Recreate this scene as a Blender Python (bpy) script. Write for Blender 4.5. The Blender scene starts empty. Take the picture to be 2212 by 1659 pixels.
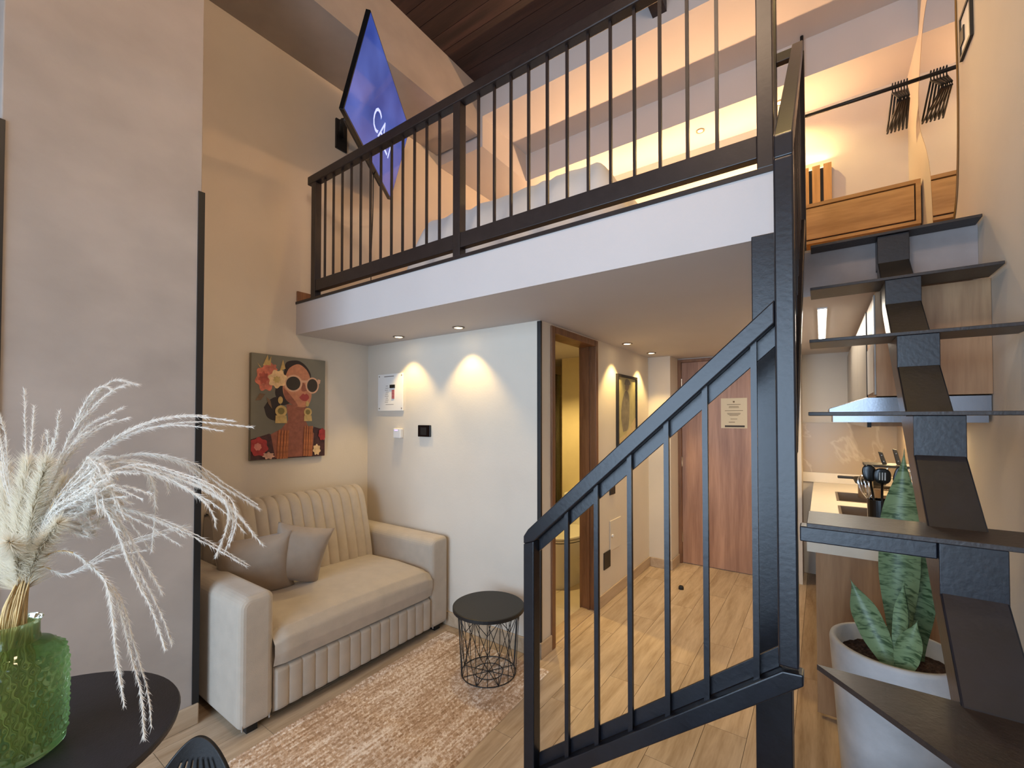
import bpy, bmesh, math, random
from mathutils import Vector, Matrix
random.seed(7)
S = bpy.context.scene
COL = S.collection
R = math.radians
# ------------------------------------------------------------------ camera
cd = bpy.data.cameras.new('camera'); cam = bpy.data.objects.new('camera', cd); COL.objects.link(cam)
cd.sensor_width = 36; cd.lens = 946.563 / 2212 * 36
cd.shift_y = (886.345 - 829.5) / 2212
cd.clip_start = 0.02
cam.location = (0, 0, 1.5)
cam.rotation_euler = (R(90 + 1.032), 0, R(35.203))
S.camera = cam
# ------------------------------------------------------------------ view, world, daylight
S.view_settings.view_transform = 'Standard'; S.view_settings.look = 'None'
S.view_settings.gamma = 1; S.view_settings.use_curve_mapping = False
S.view_settings.exposure = 0.14
W = bpy.data.worlds.new('daylight'); S.world = W; W.use_nodes = True
W.node_tree.nodes['Background'].inputs[0].default_value = (.62, .74, 1, 1)
W.node_tree.nodes['Background'].inputs[1].default_value = 0.6
def area(name, loc, rot, sx, sy, power, col, parent=None, spread=180):
    l = bpy.data.lights.new(name, 'AREA'); l.shape = 'RECTANGLE'; l.size = sx; l.size_y = sy
    l.energy = power; l.color = col; l.spread = R(spread)
    o = bpy.data.objects.new(name, l); COL.objects.link(o); o.location = loc; o.rotation_euler = rot
    if parent: o.parent = parent; o.location = Vector(loc) - wl(parent)
    return o
def spot(name, loc, power, col, size, blend=.4, rad=.02, parent=None, rot=(0, 0, 0)):
    l = bpy.data.lights.new(name, 'SPOT'); l.energy = power; l.color = col
    l.spot_size = R(size); l.spot_blend = blend; l.shadow_soft_size = rad
    o = bpy.data.objects.new(name, l); COL.objects.link(o); o.location = loc; o.rotation_euler = rot
    if parent: o.parent = parent; o.location = Vector(loc) - wl(parent)
    return o
WLOC = {}
def wl(o): return WLOC.get(o.name, Vector((0, 0, 0)))
# daylight pouring through the tall window behind the camera
area('window_daylight', (-1.1, -2.28, 1.45), (R(90), 0, 0), 3.1, 2.6, 210, (.60, .77, 1.0))
# ------------------------------------------------------------------ constants of the place
XL, XP, YS, XH, YR, YD, XR = -3.18, -2.53, 2.36, -1.445, 4.47, 4.76, 0.56
ZC, ZF, YB, ZT, YW, YK = 2.12, 2.345, 1.725, 4.66, 4.41, 5.15
YREAR = -2.2
# ------------------------------------------------------------------ materials
def nt(name):
    m = bpy.data.materials.new(name); m.use_nodes = True
    n = m.node_tree; b = n.nodes['Principled BSDF']; return m, n, b
def lin(c): return tuple((x / 12.92 if x <= .04045 else ((x + .055) / 1.055) ** 2.4) for x in c)
def s8(r, g, b): return lin((r / 255, g / 255, b / 255))
def mat(name, col, rough=.5, metal=0, var=0, scale=8, bump=0, bscale=60, spec=None, coords='Object', stretch=(1, 1, 1), detail=4, rand=0, sheen=0):
    m, n, b = nt(name)
    b.inputs['Base Color'].default_value = (*col, 1); b.inputs['Roughness'].default_value = rough; b.inputs['Metallic'].default_value = metal
    if spec is not None: b.inputs['Specular IOR Level'].default_value = spec
    if sheen: b.inputs['Sheen Weight'].default_value = sheen
    N, L = n.nodes, n.links
    if var or bump or rand:
        tc = N.new('ShaderNodeTexCoord'); mp = N.new('ShaderNodeMapping'); mp.inputs['Scale'].default_value = stretch
        L.new(tc.outputs[coords], mp.inputs[0])
    if var or rand:
        nz = N.new('ShaderNodeTexNoise'); nz.inputs['Scale'].default_value = scale; nz.inputs['Detail'].default_value = detail
        L.new(mp.outputs[0], nz.inputs[0])
        mr = N.new('ShaderNodeMapRange'); mr.inputs[1].default_value = .3; mr.inputs[2].default_value = .7
        mr.inputs[3].default_value = 1 - var; mr.inputs[4].default_value = 1 + var; L.new(nz.outputs[0], mr.inputs[0])
        mx = N.new('ShaderNodeVectorMath'); mx.operation = 'SCALE'; mx.inputs[0].default_value = col
        if rand:
            oi = N.new('ShaderNodeObjectInfo'); m2 = N.new('ShaderNodeMapRange'); m2.inputs[3].default_value = 1 - rand; m2.inputs[4].default_value = 1 + rand
            L.new(oi.outputs['Random'], m2.inputs[0]); mu = N.new('ShaderNodeMath'); mu.operation = 'MULTIPLY'
            L.new(mr.outputs[0], mu.inputs[0]); L.new(m2.outputs[0], mu.inputs[1]); L.new(mu.outputs[0], mx.inputs['Scale'])
            ad = N.new('ShaderNodeVectorMath'); ad.operation = 'ADD'; sc = N.new('ShaderNodeMath'); sc.operation = 'MULTIPLY'; sc.inputs[1].default_value = 37
            L.new(oi.outputs['Random'], sc.inputs[0]); L.new(mp.outputs[0], ad.inputs[0]); L.new(sc.outputs[0], ad.inputs[1]); L.new(ad.outputs[0], nz.inputs[0])
        else: L.new(mr.outputs[0], mx.inputs['Scale'])
        L.new(mx.outputs[0], b.inputs['Base Color'])
    if bump:
        nb = N.new('ShaderNodeTexNoise'); nb.inputs['Scale'].default_value = bscale; nb.inputs['Detail'].default_value = 3
        L.new(mp.outputs[0], nb.inputs[0]); bp = N.new('ShaderNodeBump'); bp.inputs['Strength'].default_value = bump; bp.inputs['Distance'].default_value = .004
        L.new(nb.outputs[0], bp.inputs['Height']); L.new(bp.outputs[0], b.inputs['Normal'])
    return m
def wood(name, c1, c2, rough=.45, stretch=(10, 1, 10), scale=2.2, rand=.08, coords='Object', spec=.4):
    m, n, b = nt(name); N, L = n.nodes, n.links
    b.inputs['Roughness'].default_value = rough; b.inputs['Specular IOR Level'].default_value = spec
    tc = N.new('ShaderNodeTexCoord'); oi = N.new('ShaderNodeObjectInfo')
    sc = N.new('ShaderNodeMath'); sc.operation = 'MULTIPLY'; sc.inputs[1].default_value = 53; L.new(oi.outputs['Random'], sc.inputs[0])
    ad = N.new('ShaderNodeVectorMath'); ad.operation = 'ADD'; L.new(tc.outputs[coords], ad.inputs[0]); L.new(sc.outputs[0], ad.inputs[1])
    mp = N.new('ShaderNodeMapping'); mp.inputs['Scale'].default_value = stretch; L.new(ad.outputs[0], mp.inputs[0])
    n1 = N.new('ShaderNodeTexNoise'); n1.inputs['Scale'].default_value = scale; n1.inputs['Detail'].default_value = 6; n1.inputs['Distortion'].default_value = .6; L.new(mp.outputs[0], n1.inputs[0])
    n2 = N.new('ShaderNodeTexNoise'); n2.inputs['Scale'].default_value = scale * 6; n2.inputs['Detail'].default_value = 3; L.new(mp.outputs[0], n2.inputs[0])
    mixf = N.new('ShaderNodeMath'); mixf.operation = 'MULTIPLY_ADD'; mixf.inputs[1].default_value = .35; L.new(n2.outputs[0], mixf.inputs[0]); L.new(n1.outputs[0], mixf.inputs[2])
    cr = N.new('ShaderNodeValToRGB'); cr.color_ramp.elements[0].position = .45; cr.color_ramp.elements[0].color = (*c2, 1); cr.color_ramp.elements[1].position = .85; cr.color_ramp.elements[1].color = (*c1, 1)
    L.new(mixf.outputs[0], cr.inputs[0])
    m2 = N.new('ShaderNodeMapRange'); m2.inputs[3].default_value = 1 - rand; m2.inputs[4].default_value = 1 + rand; L.new(oi.outputs['Random'], m2.inputs[0])
    mx = N.new('ShaderNodeVectorMath'); mx.operation = 'SCALE'; L.new(cr.outputs[0], mx.inputs[0]); L.new(m2.outputs[0], mx.inputs['Scale'])
    L.new(mx.outputs[0], b.inputs['Base Color'])
    bp = N.new('ShaderNodeBump'); bp.inputs['Strength'].default_value = .15; bp.inputs['Distance'].default_value = .002; L.new(n2.outputs[0], bp.inputs['Height']); L.new(bp.outputs[0], b.inputs['Normal'])
    return m
def emit(name, col, st):
    m, n, b = nt(name); b.inputs['Emission Color'].default_value = (*col, 1); b.inputs['Emission Strength'].default_value = st; b.inputs['Base Color'].default_value = (*col, 1); return m
M = {}
M['cream'] = mat('cream_paint', s8(214, 203, 188), .75, var=.03, scale=3, bump=.12, bscale=90)
M['white'] = mat('white_paint', s8(194, 187, 184), .7, var=.02, scale=3, bump=.1, bscale=80)
M['concrete'] = mat('microcement', s8(170, 160, 152), .7, var=.12, scale=2.6, bump=.15, bscale=30, stretch=(1, 1, 1.4), detail=8)
M['steel'] = mat('black_painted_steel', s8(19, 20, 27), .34, var=.25, scale=25, bump=.12, bscale=70, spec=.55)
M['steel_dark'] = mat('dark_bronze_steel', s8(36, 28, 27), .38, var=.2, scale=25, bump=.1, bscale=70)
M['tread'] = mat('black_tread_plate', s8(44, 35, 32), .42, var=.25, scale=30, bump=.2, bscale=120)
M['black'] = mat('matte_black', s8(22, 21, 22), .5, bump=.1, bscale=200)
M['blackgloss'] = mat('glossy_black', s8(12, 12, 13), .18)
M['oak'] = wood('oak_plank', s8(196, 174, 148), s8(160, 136, 108), .42, stretch=(9, .9, 9), rand=.09)
M['grout'] = mat('dark_joint', s8(110, 88, 62), .8, var=.1)
M['walnut'] = wood('walnut_frame', s8(140, 98, 66), s8(104, 68, 44), .4, stretch=(8, 8, .7))
M['doorwood'] = wood('entry_door_wood', s8(182, 140, 114), s8(142, 102, 80), .42, stretch=(7, 7, .5), scale=1.6)
M['cabwood'] = wood('cabinet_wood', s8(176, 138, 100), s8(140, 102, 70), .45, stretch=(7, 7, .6), scale=1.8)
M['cabwood_h'] = wood('cabinet_wood_lying_grain', s8(200, 150, 88), s8(164, 116, 62), .45, stretch=(.9, 7, 7), scale=1.8)
M['darkwood'] = wood('dark_ceiling_wood', s8(58, 38, 35), s8(30, 20, 20), .5, stretch=(.7, 8, 8), scale=1.6, rand=.2)
M['slat'] = wood('slat_wood', s8(196, 150, 92), s8(160, 116, 66), .45, stretch=(8, 8, .6))
M['baseboard'] = wood('baseboard_wood', s8(196, 174, 148), s8(170, 146, 118), .45, stretch=(6, .7, 6), rand=.03)
M['sofa'] = mat('taupe_fabric', s8(178, 165, 149), .85, var=.06, scale=14, bump=.35, bscale=420, sheen=.35)
M['pillow'] = mat('brown_taupe_fabric', s8(150, 132, 114), .85, var=.06, scale=14, bump=.35, bscale=420, sheen=.3)
M['duvet'] = mat('grey_white_cotton', s8(206, 200, 196), .8, var=.03, scale=6, bump=.3, bscale=35, sheen=.2)
M['chrome'] = mat('chrome', (.8, .8, .8), .12, 1)
M['stainless'] = mat('stainless_steel', (.30, .31, .34), .26, 1, bump=.04, bscale=150)
M['zinc'] = mat('brushed_sink_steel', s8(140, 122, 104), .35, .6)
M['quartz'] = mat('cream_quartz', s8(232, 220, 200), .35, var=.02, scale=20)
M['greyfront'] = mat('grey_laminate', s8(150, 142, 132), .3, var=.02)
M['whitegloss'] = mat('white_gloss', s8(232, 228, 222), .25)
M['plastic'] = mat('white_plastic', s8(236, 233, 230), .4)
M['ceramic'] = mat('white_ceramic', s8(232, 228, 214), .12)
M['cement'] = mat('pale_cement', s8(178, 178, 180), .8, var=.24, scale=6, bump=.3, bscale=40, detail=8)
M['soil'] = mat('dark_soil', s8(64, 44, 32), .95, var=.5, scale=70, bump=1, bscale=120)
M['tile'] = mat('beige_floor_tile', s8(206, 192, 166), .3, var=.05, scale=5)
M['blacktop'] = mat('black_table_laminate', s8(34, 32, 38), .48, var=.15, scale=60, bump=.15, bscale=300)
M['frameblack'] = mat('black_wood_frame', s8(28, 24, 20), .45)
M['paper'] = mat('paper', s8(214, 196, 164), .6)
M['ink'] = mat('ink', s8(120, 100, 76), .7)
M['inkdark'] = mat('dark_ink', s8(60, 50, 44), .7)
M['warmlamp'] = emit('warm_lamp', (1, .78, .45), 14)
M['coollamp'] = emit('white_tube', (1, .96, .88), 16)
def marble():
    m, n, b = nt('grey_beige_marble'); N, L = n.nodes, n.links; b.inputs['Roughness'].default_value = .25
    tc = N.new('ShaderNodeTexCoord'); nz = N.new('ShaderNodeTexNoise'); nz.inputs['Scale'].default_value = 1.6; nz.inputs['Detail'].default_value = 5; nz.inputs['Distortion'].default_value = .5
    L.new(tc.outputs['Object'], nz.inputs[0]); sb = N.new('ShaderNodeMath'); sb.operation = 'SUBTRACT'; sb.inputs[1].default_value = .5; L.new(nz.outputs[0], sb.inputs[0])
    ab = N.new('ShaderNodeMath'); ab.operation = 'ABSOLUTE'; L.new(sb.outputs[0], ab.inputs[0])
    cr = N.new('ShaderNodeValToRGB'); cr.color_ramp.elements[0].color = (*s8(196, 178, 150), 1); cr.color_ramp.elements[1].position = .012; cr.color_ramp.elements[1].color = (*s8(178, 158, 132), 1)
    L.new(ab.outputs[0], cr.inputs[0]); L.new(cr.outputs[0], b.inputs['Base Color']); return m
M['marble'] = marble()
def thin_glass(name, col, gl=.06):
    m = bpy.data.materials.new(name); m.use_nodes = True; n = m.node_tree; n.nodes.clear()
    o = n.nodes.new('ShaderNodeOutputMaterial'); t = n.nodes.new('ShaderNodeBsdfTransparent'); g = n.nodes.new('ShaderNodeBsdfGlossy'); x = n.nodes.new('ShaderNodeMixShader')
    t.inputs[0].default_value = (*col, 1); g.inputs['Roughness'].default_value = .03; fr = n.nodes.new('ShaderNodeFresnel'); fr.inputs[0].default_value = 1.45
    n.links.new(fr.outputs[0], x.inputs[0]); n.links.new(t.outputs[0], x.inputs[1]); n.links.new(g.outputs[0], x.inputs[2]); n.links.new(x.outputs[0], o.inputs[0]); return m
M['pane'] = thin_glass('clear_pane', (.95, .97, .97))
M['shower'] = thin_glass('shower_glass', (.80, .86, .74))
m, n, b = nt('mirror_glass'); b.inputs['Base Color'].default_value = (.9, .9, .88, 1); b.inputs['Metallic'].default_value = 1; b.inputs['Roughness'].default_value = .01; M['mirror'] = m
m, n, b = nt('green_glass'); b.inputs['Base Color'].default_value = (*s8(228, 241, 214), 1); b.inputs['Transmission Weight'].default_value = 1; b.inputs['Roughness'].default_value = .02; b.inputs['IOR'].default_value = 1.36; M['greenglass'] = m
_d = n.nodes.new('ShaderNodeBsdfTranslucent'); _d.inputs[0].default_value = (*s8(172, 204, 146), 1); _x = n.nodes.new('ShaderNodeMixShader'); _x.inputs[0].default_value = .26
_o = [q for q in n.nodes if q.type == 'OUTPUT_MATERIAL'][0]; n.links.new(b.outputs[0], _x.inputs[1]); n.links.new(_d.outputs[0], _x.inputs[2]); n.links.new(_x.outputs[0], _o.inputs[0])
def leafmat():
    m, n, b = nt('snake_plant_leaf'); N, L = n.nodes, n.links; b.inputs['Roughness'].default_value = .4
    tc = N.new('ShaderNodeTexCoord'); mp = N.new('ShaderNodeMapping'); mp.inputs['Scale'].default_value = (16, 16, 60); L.new(tc.outputs['Object'], mp.inputs[0])
    nz = N.new('ShaderNodeTexNoise'); nz.inputs['Scale'].default_value = 1; nz.inputs['Detail'].default_value = 4; nz.inputs['Distortion'].default_value = 1.2; L.new(mp.outputs[0], nz.inputs[0])
    cr = N.new('ShaderNodeValToRGB'); e = cr.color_ramp.elements; e[0].position = .36; e[0].color = (*s8(62, 86, 54), 1); e[1].position = .52; e[1].color = (*s8(126, 148, 108), 1)
    L.new(nz.outputs[0], cr.inputs[0]); L.new(cr.outputs[0], b.inputs['Base Color']); return m
M['leaf'] = leafmat()
def rugmat():
    m, n, b = nt('jute_weave'); N, L = n.nodes, n.links; b.inputs['Roughness'].default_value = .95
    tc = N.new('ShaderNodeTexCoord')
    def nz(sc, st, det):
        mp = N.new('ShaderNodeMapping'); mp.inputs['Scale'].default_value = st; L.new(tc.outputs['Object'], mp.inputs[0])
        q = N.new('ShaderNodeTexNoise'); q.inputs['Scale'].default_value = sc; q.inputs['Detail'].default_value = det; L.new(mp.outputs[0], q.inputs[0]); return q
    fle, stk, pat = nz(1, (110, 90, 1), 1), nz(1, (70, 2.2, 1), 2), nz(1, (5, 2, 1), 2)
    sn = N.new('ShaderNodeVectorMath'); sn.operation = 'SNAP'; sn.inputs[1].default_value = (.01288 / 1, .0138, 1); L.new(tc.outputs['Object'], sn.inputs[0])
    wn = N.new('ShaderNodeTexWhiteNoise'); L.new(sn.outputs[0], wn.inputs[0]); wm_ = N.new('ShaderNodeMapRange'); wm_.inputs[3].default_value = .41; wm_.inputs[4].default_value = .60; L.new(wn.outputs[0], wm_.inputs[0])
    fl2 = N.new('ShaderNodeMath'); fl2.operation = 'MULTIPLY_ADD'; fl2.inputs[1].default_value = .3; L.new(fle.outputs[0], fl2.inputs[0]); L.new(wm_.outputs[0], fl2.inputs[2])
    a = N.new('ShaderNodeMath'); a.operation = 'MULTIPLY_ADD'; a.inputs[1].default_value = .5; L.new(stk.outputs[0], a.inputs[0]); L.new(fl2.outputs[0], a.inputs[2])
    a2 = N.new('ShaderNodeMath'); a2.operation = 'MULTIPLY_ADD'; a2.inputs[1].default_value = .35; L.new(pat.outputs[0], a2.inputs[0]); L.new(a.outputs[0], a2.inputs[2])
    mr9 = N.new('ShaderNodeMapRange'); mr9.inputs[1].default_value = .78; mr9.inputs[2].default_value = 1.36; L.new(a2.outputs[0], mr9.inputs[0])
    cr = N.new('ShaderNodeValToRGB'); e = cr.color_ramp.elements; e[0].position = .22; e[0].color = (*s8(156, 126, 98), 1); e[1].position = .82;  e[1].color = (*s8(240, 228, 216), 1)
    k = e.new(.5); k.color = (*s8(194, 166, 140), 1)
    L.new(mr9.outputs[0], cr.inputs[0]); L.new(cr.outputs[0], b.inputs['Base Color']); return m
M['rug'] = rugmat()
# ------------------------------------------------------------------ mesh helpers
class MB:
    def __init__(s): s.v = []; s.f = []
    def add(s, vs, fs):
        k = len(s.v); s.v += [tuple(p) for p in vs]; s.f += [tuple(i + k for i in q) for q in fs]; return s
    def box(s, x0, x1, y0, y1, z0, z1):
        return s.add([(x0, y0, z0), (x1, y0, z0), (x1, y1, z0), (x0, y1, z0), (x0, y0, z1), (x1, y0, z1), (x1, y1, z1), (x0, y1, z1)],
                     [(3, 2, 1, 0), (4, 5, 6, 7), (0, 1, 5, 4), (1, 2, 6, 5), (2, 3, 7, 6), (3, 0, 4, 7)])
    def prism(s, poly, off):
        n = len(poly); o = Vector(off); a = [Vector(p) for p in poly]; b = [p + o for p in a]
        return s.add(a + b, [tuple(range(n - 1, -1, -1)), tuple(range(n, 2 * n))] + [(i, (i + 1) % n, n + (i + 1) % n, n + i) for i in range(n)])
    def bar(s, p0, p1, w, h, up=(0, 0, 1)):      # rectangular bar from p0 to p1, w across, h along up
        p0, p1 = Vector(p0), Vector(p1); d = (p1 - p0).normalized(); u = Vector(up); u = (u - d * u.dot(d)).normalized(); r = d.cross(u)
        q = [r * (-w / 2) - u * h / 2, r * (w / 2) - u * h / 2, r * (w / 2) + u * h / 2, r * (-w / 2) + u * h / 2]
        return s.add([p0 + x for x in q] + [p1 + x for x in q], [(0, 1, 2, 3), (7, 6, 5, 4), (0, 4, 5, 1), (1, 5, 6, 2), (2, 6, 7, 3), (3, 7, 4, 0)])
    def tube(s, pts, r, n=6, cap=True):
        pts = [Vector(p) for p in pts]; k = len(s.v); rr = r if isinstance(r, (list, tuple)) else [r] * len(pts)
        ref = Vector((.13, .21, .97))
        for i, p in enumerate(pts):
            d = (pts[min(i + 1, len(pts) - 1)] - pts[max(i - 1, 0)]).normalized()
            a = d.cross(ref)
            if a.length < 1e-3: a = d.cross(Vector((1, 0, 0)))
            a.normalize(); b = d.cross(a)
            for j in range(n):
                t = 2 * math.pi * j / n; s.v.append(tuple(p + (a * math.cos(t) + b * math.sin(t)) * rr[i]))
        for i in range(len(pts) - 1):
            for j in range(n): s.f.append((k + i * n + j, k + i * n + (j + 1) % n, k + (i + 1) * n + (j + 1) % n, k + (i + 1) * n + j))
        if cap: s.f.append(tuple(k + j for j in range(n - 1, -1, -1))); s.f.append(tuple(k + (len(pts) - 1) * n + j for j in range(n)))
        return s
    def lathe(s, prof, c, n=32, closed=False):
        k = len(s.v); m = len(prof)
        for r_, z in prof:
            for j in range(n):
                t = 2 * math.pi * j / n; s.v.append((c[0] + r_ * math.cos(t), c[1] + r_ * math.sin(t), c[2] + z))
        for i in range(m - 1):
            for j in range(n): s.f.append((k + i * n + j, k + i * n + (j + 1) % n, k + (i + 1) * n + (j + 1) % n, k + (i + 1) * n + j))
        if closed:
            for j in range(n): s.f.append((k + (m - 1) * n + j, k + (m - 1) * n + (j + 1) % n, k + (j + 1) % n, k + j))
        else:
            s.f.append(tuple(k + j for j in range(n - 1, -1, -1))); s.f.append(tuple(k + (m - 1) * n + j for j in range(n)))
        return s
    def grid(s, fn, nu, nv, cu=False):
        k = len(s.v)
        for i in range(nu + (0 if cu else 1)):
            for j in range(nv + 1): s.v.append(tuple(fn(i / nu, j / nv)))
        w = nv + 1; NU = nu if cu else nu + 1
        for i in range(nu):
            for j in range(nv):
                a = k + i * w + j; b = k + ((i + 1) % NU) * w + j; s.f.append((a, b, b + 1, a + 1))
        return s
    def xf(s, mtx):
        s.v = [tuple(mtx @ Vector(p)) for p in s.v]; return s
    def build(s, name, m, parent=None, smooth=False, bevel=0, seg=2, recalc=True):
        xs, ys, zs = zip(*s.v); o0 = Vector(((min(xs) + max(xs)) / 2, (min(ys) + max(ys)) / 2, min(zs)))
        me = bpy.data.meshes.new(name); me.from_pydata([(p[0] - o0.x, p[1] - o0.y, p[2] - o0.z) for p in s.v], [], s.f)
        if recalc:
            bm = bmesh.new(); bm.from_mesh(me); bmesh.ops.recalc_face_normals(bm, faces=bm.faces); bm.to_mesh(me); bm.free()
        o = bpy.data.objects.new(name, me); COL.objects.link(o); WLOC[o.name] = o0
        if parent: o.parent = parent; o.location = o0 - wl(parent)
        else: o.location = o0
        if m is not None: me.materials.append(m)
        if smooth:
            for p in me.polygons: p.use_smooth = True
        if bevel:
            bv = o.modifiers.new('bevel', 'BEVEL'); bv.width = bevel; bv.segments = seg; bv.limit_method = 'ANGLE'
        return o
def B(*a): return MB().box(*a)
def thing(name, label, cat, loc=(0, 0, 0), group=None):
    o = bpy.data.objects.new(name, None); COL.objects.link(o); o.location = loc; WLOC[o.name] = Vector(loc); o.empty_display_size = .05
    return tag(o, label, cat, group)
def tag(o, label, cat, group=None):
    o['label'] = label; o['category'] = cat
    if group: o['group'] = group
    return o
def struct(o): o['kind'] = 'structure'; return o
def dup(o, delta, parent=None, name=None):
    c = o.copy(); COL.objects.link(c); c.parent = parent or o.parent; c.location = o.location + Vector(delta); WLOC[c.name] = wl(o) + Vector(delta); return c
def smoothstep(a, b, x):
    t = max(0, min(1, (x - a) / (b - a))); return t * t * (3 - 2 * t)
def spline(pts, n):
    pts = [Vector(p) for p in pts]; P = [2 * pts[0] - pts[1]] + pts + [2 * pts[-1] - pts[-2]]; out = []
    for i in range(n + 1):
        t = i / n * (len(pts) - 1); k = min(int(t), len(pts) - 2); u = t - k; a, b, c, d = P[k:k + 4]
        out.append(.5 * ((2 * b) + (c - a) * u + (2 * a - 5 * b + 4 * c - d) * u * u + (3 * b - a - 3 * c + d) * u ** 3))
    return out
# ================================================================== SETTING
# floors
fl = struct(B(XL - .1, XR + .1, YREAR, YK + .1, -.12, -.012).build('floor', M['grout']))
pl = B(-.089, .089, -.609, .609, -.012, 0).build('plank', M['oak'], fl)
first = True
x = XL + .09; ci = 0
while x < XR:
    y = YREAR + .2 + (ci * .37 % 1.22) - 1.22
    while y < YK:
        y0, y1 = max(y, YREAR), min(y + 1.22, YK)
        if y1 - y0 > .1 and not (x < XH - .1 and y0 > YS + .1):
            if x < XH - .1: y1 = min(y1, YS + .1)
            o = pl if first else pl.copy()
            if not first: COL.objects.link(o); o.parent = fl
            first = False
            o.location = Vector((x, (y0 + y1) / 2, -.012)) - wl(fl); o.scale = (1, (y1 - y0) / 1.22, 1)
        y += 1.22
    x += .18; ci += 1
# left wall and pilaster
struct(B(XL - .15, XL, YREAR, YW + .7, 0, 4.9).build('wall_left', M['cream']))
struct(B(XL, XP, .225, .885, 0, ZT).build('wall_left_pilaster', M['concrete'], bevel=.004))
for nm, y0, y1 in (('trim_1', .868, .897), ('trim_2', .205, .235)):
    struct(B(XP - .03, XP + .006, y0, y1, .1, 2.635).build(nm, M['black'], bevel=.001))
struct(B(XP, XP + .014, .24, .895, 0, .1).build('baseboard_pilaster', M['baseboard'], bevel=.005))
struct(B(XL, -2.63, -2.1, 3.17, 4.18, ZT).build('trim_concrete_beam', M['concrete']))
# partition with the switches, hall wall, bathroom
struct(B(XL, XH, YS, YS + .1, 0, ZC).build('wall_partition', M['cream']))
struct(B(XH - .022, XH + .004, YS - .006, YS + .012, .1, ZC - .004).build('trim_3', M['black'], bevel=.001))
struct(B(XL + .02, XH + .012, YS - .014, YS, 0, .1).build('baseboard_partition', M['baseboard'], bevel=.005))
struct(B(XH, XH + .012, YS - .014, 2.485, 0, .1).build('baseboard_partition_end', M['baseboard'], bevel=.005))
hw = MB().box(XH - .12, XH, YS + .1, 2.485, 0, ZC).box(XH - .12, XH, 3.21, YR, 0, ZC).box(XH - .12, XH, 2.485, 3.21, 2.108, ZC)
struct(hw.build('wall_hall', M['cream']))
struct(B(XH, XH + .013, 3.215, YR, 0, .095).build('baseboard_hall', M['baseboard'], bevel=.005))
struct(B(XH - .12, -1.225, YR, YD + .1, 0, ZC).build('wall_hall_return', M['cream']))
struct(MB().box(XH + .013, -1.212, YR - .013, YR, 0, .095).box(-1.225, -1.212, YR, YD - .02, 0, .095).build('baseboard_hall_return', M['baseboard'], bevel=.005))
# bathroom shell behind the hall wall
bt = struct(B(XL + .02, XH - .0, YS + .1, 4.6, -.1, -.012).build('floor_bathroom', M['grout']))
t0 = B(-.149, .149, -.299, .299, -.012, 0).build('tile', M['tile'], bt); first = True
for i in range(6):
    for j in range(4):
        o = t0 if first else t0.copy()
        if not first: COL.objects.link(o); o.parent = bt
        first = False; o.location = Vector((-1.72 - .3 * i, 2.78 + .6 * j, -.012)) - wl(bt)
M['bathwall'] = mat('bathroom_paint', s8(222, 208, 168), .6, var=.03)
struct(MB().box(-2.2, XH - .12, 4.02, 4.12, 0, ZC).box(-2.2, -2.14, 4.12, 4.6, 0, ZC).build('wall_bathroom_back', M['bathwall']))
struct(B(XL, -2.14, 4.6, 4.7, 0, ZC).build('wall_shower', M['marble']))
# doorway of the bathroom
fr = struct(MB().box(XH - .135, XH + .012, 2.485, 2.53, 0, 2.108).box(XH - .135, XH + .012, 3.17, 3.212, 0, 2.108).box(XH - .135, XH + .012, 2.53, 3.17, 2.062, 2.108).build('door_1', M['walnut'], bevel=.003))
B(XH - .06, XH - .045, 3.155, 3.171, 0, 2.062).build('door_stop', M['walnut'], fr)
B(XH - .12, XH - .005, 2.53, 3.17, 0, .008).build('threshold', M['oak'], fr)
# kitchen and entry walls
struct(MB().box(-1.225, -.25, YD, YD + .1, 2.11, ZC).box(-.25, -.15, YD, YK + .1, 0, ZC).build('wall_entry', M['cream']))
struct(B(-.25, XR + .1, YK, YK + .1, 0, ZC).build('wall_kitchen', M['cream']))
struct(B(XR, XR + .12, YREAR, YK + .1, 0, 4.9).build('wall_right', M['cream']))
# entry door
d2 = struct(MB().box(-1.225, -1.19, YD - .02, YD + .05, 0, 2.11).box(-.285, -.25, YD - .02, YD + .05, 0, 2.11).box(-1.19, -.285, YD - .02, YD + .05, 2.08, 2.11).build('door_2', M['walnut'], bevel=.003))
B(-1.188, -.287, YD + .005, YD + .045, .006, 2.078).build('door_leaf', M['doorwood'], d2)
for z in (.27, 1.05, 1.86): MB().tube([(-1.19, YD - .004, z - .05), (-1.19, YD - .004, z + .05)], .008, 8).build('hinge', M['chrome'], d2, smooth=False)
B(-.36, -.32, YD - .005, YD + .004, .98, 1.12).build('lock_plate', M['chrome'], d2)
# loft slab with the stair opening
slab = MB().box(XL, -.122, YB, 2.69, ZC, ZF).box(XL, XR, 2.69, YW + .8, ZC, ZF)
struct(slab.build('floor_loft', M['white']))
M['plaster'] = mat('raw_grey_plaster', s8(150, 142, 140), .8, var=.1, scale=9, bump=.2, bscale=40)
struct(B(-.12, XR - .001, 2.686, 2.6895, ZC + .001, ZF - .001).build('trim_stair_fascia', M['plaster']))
struct(B(XL, -.122, YB - .006, YB + .02, ZF, ZF + .018).build('trim_loft_edge', M['steel_dark']))
struct(MB().box(XL, -.122, YB + .02, 2.66, ZF, ZF + .012).box(XL, XR, 2.69, YW, ZF, ZF + .012).build('floor_loft_finish', M['oak']))
struct(B(XL, XL + .014, YB, YW, ZF + .012, ZF + .1).build('baseboard_loft', M['walnut'], bevel=.004))
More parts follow.
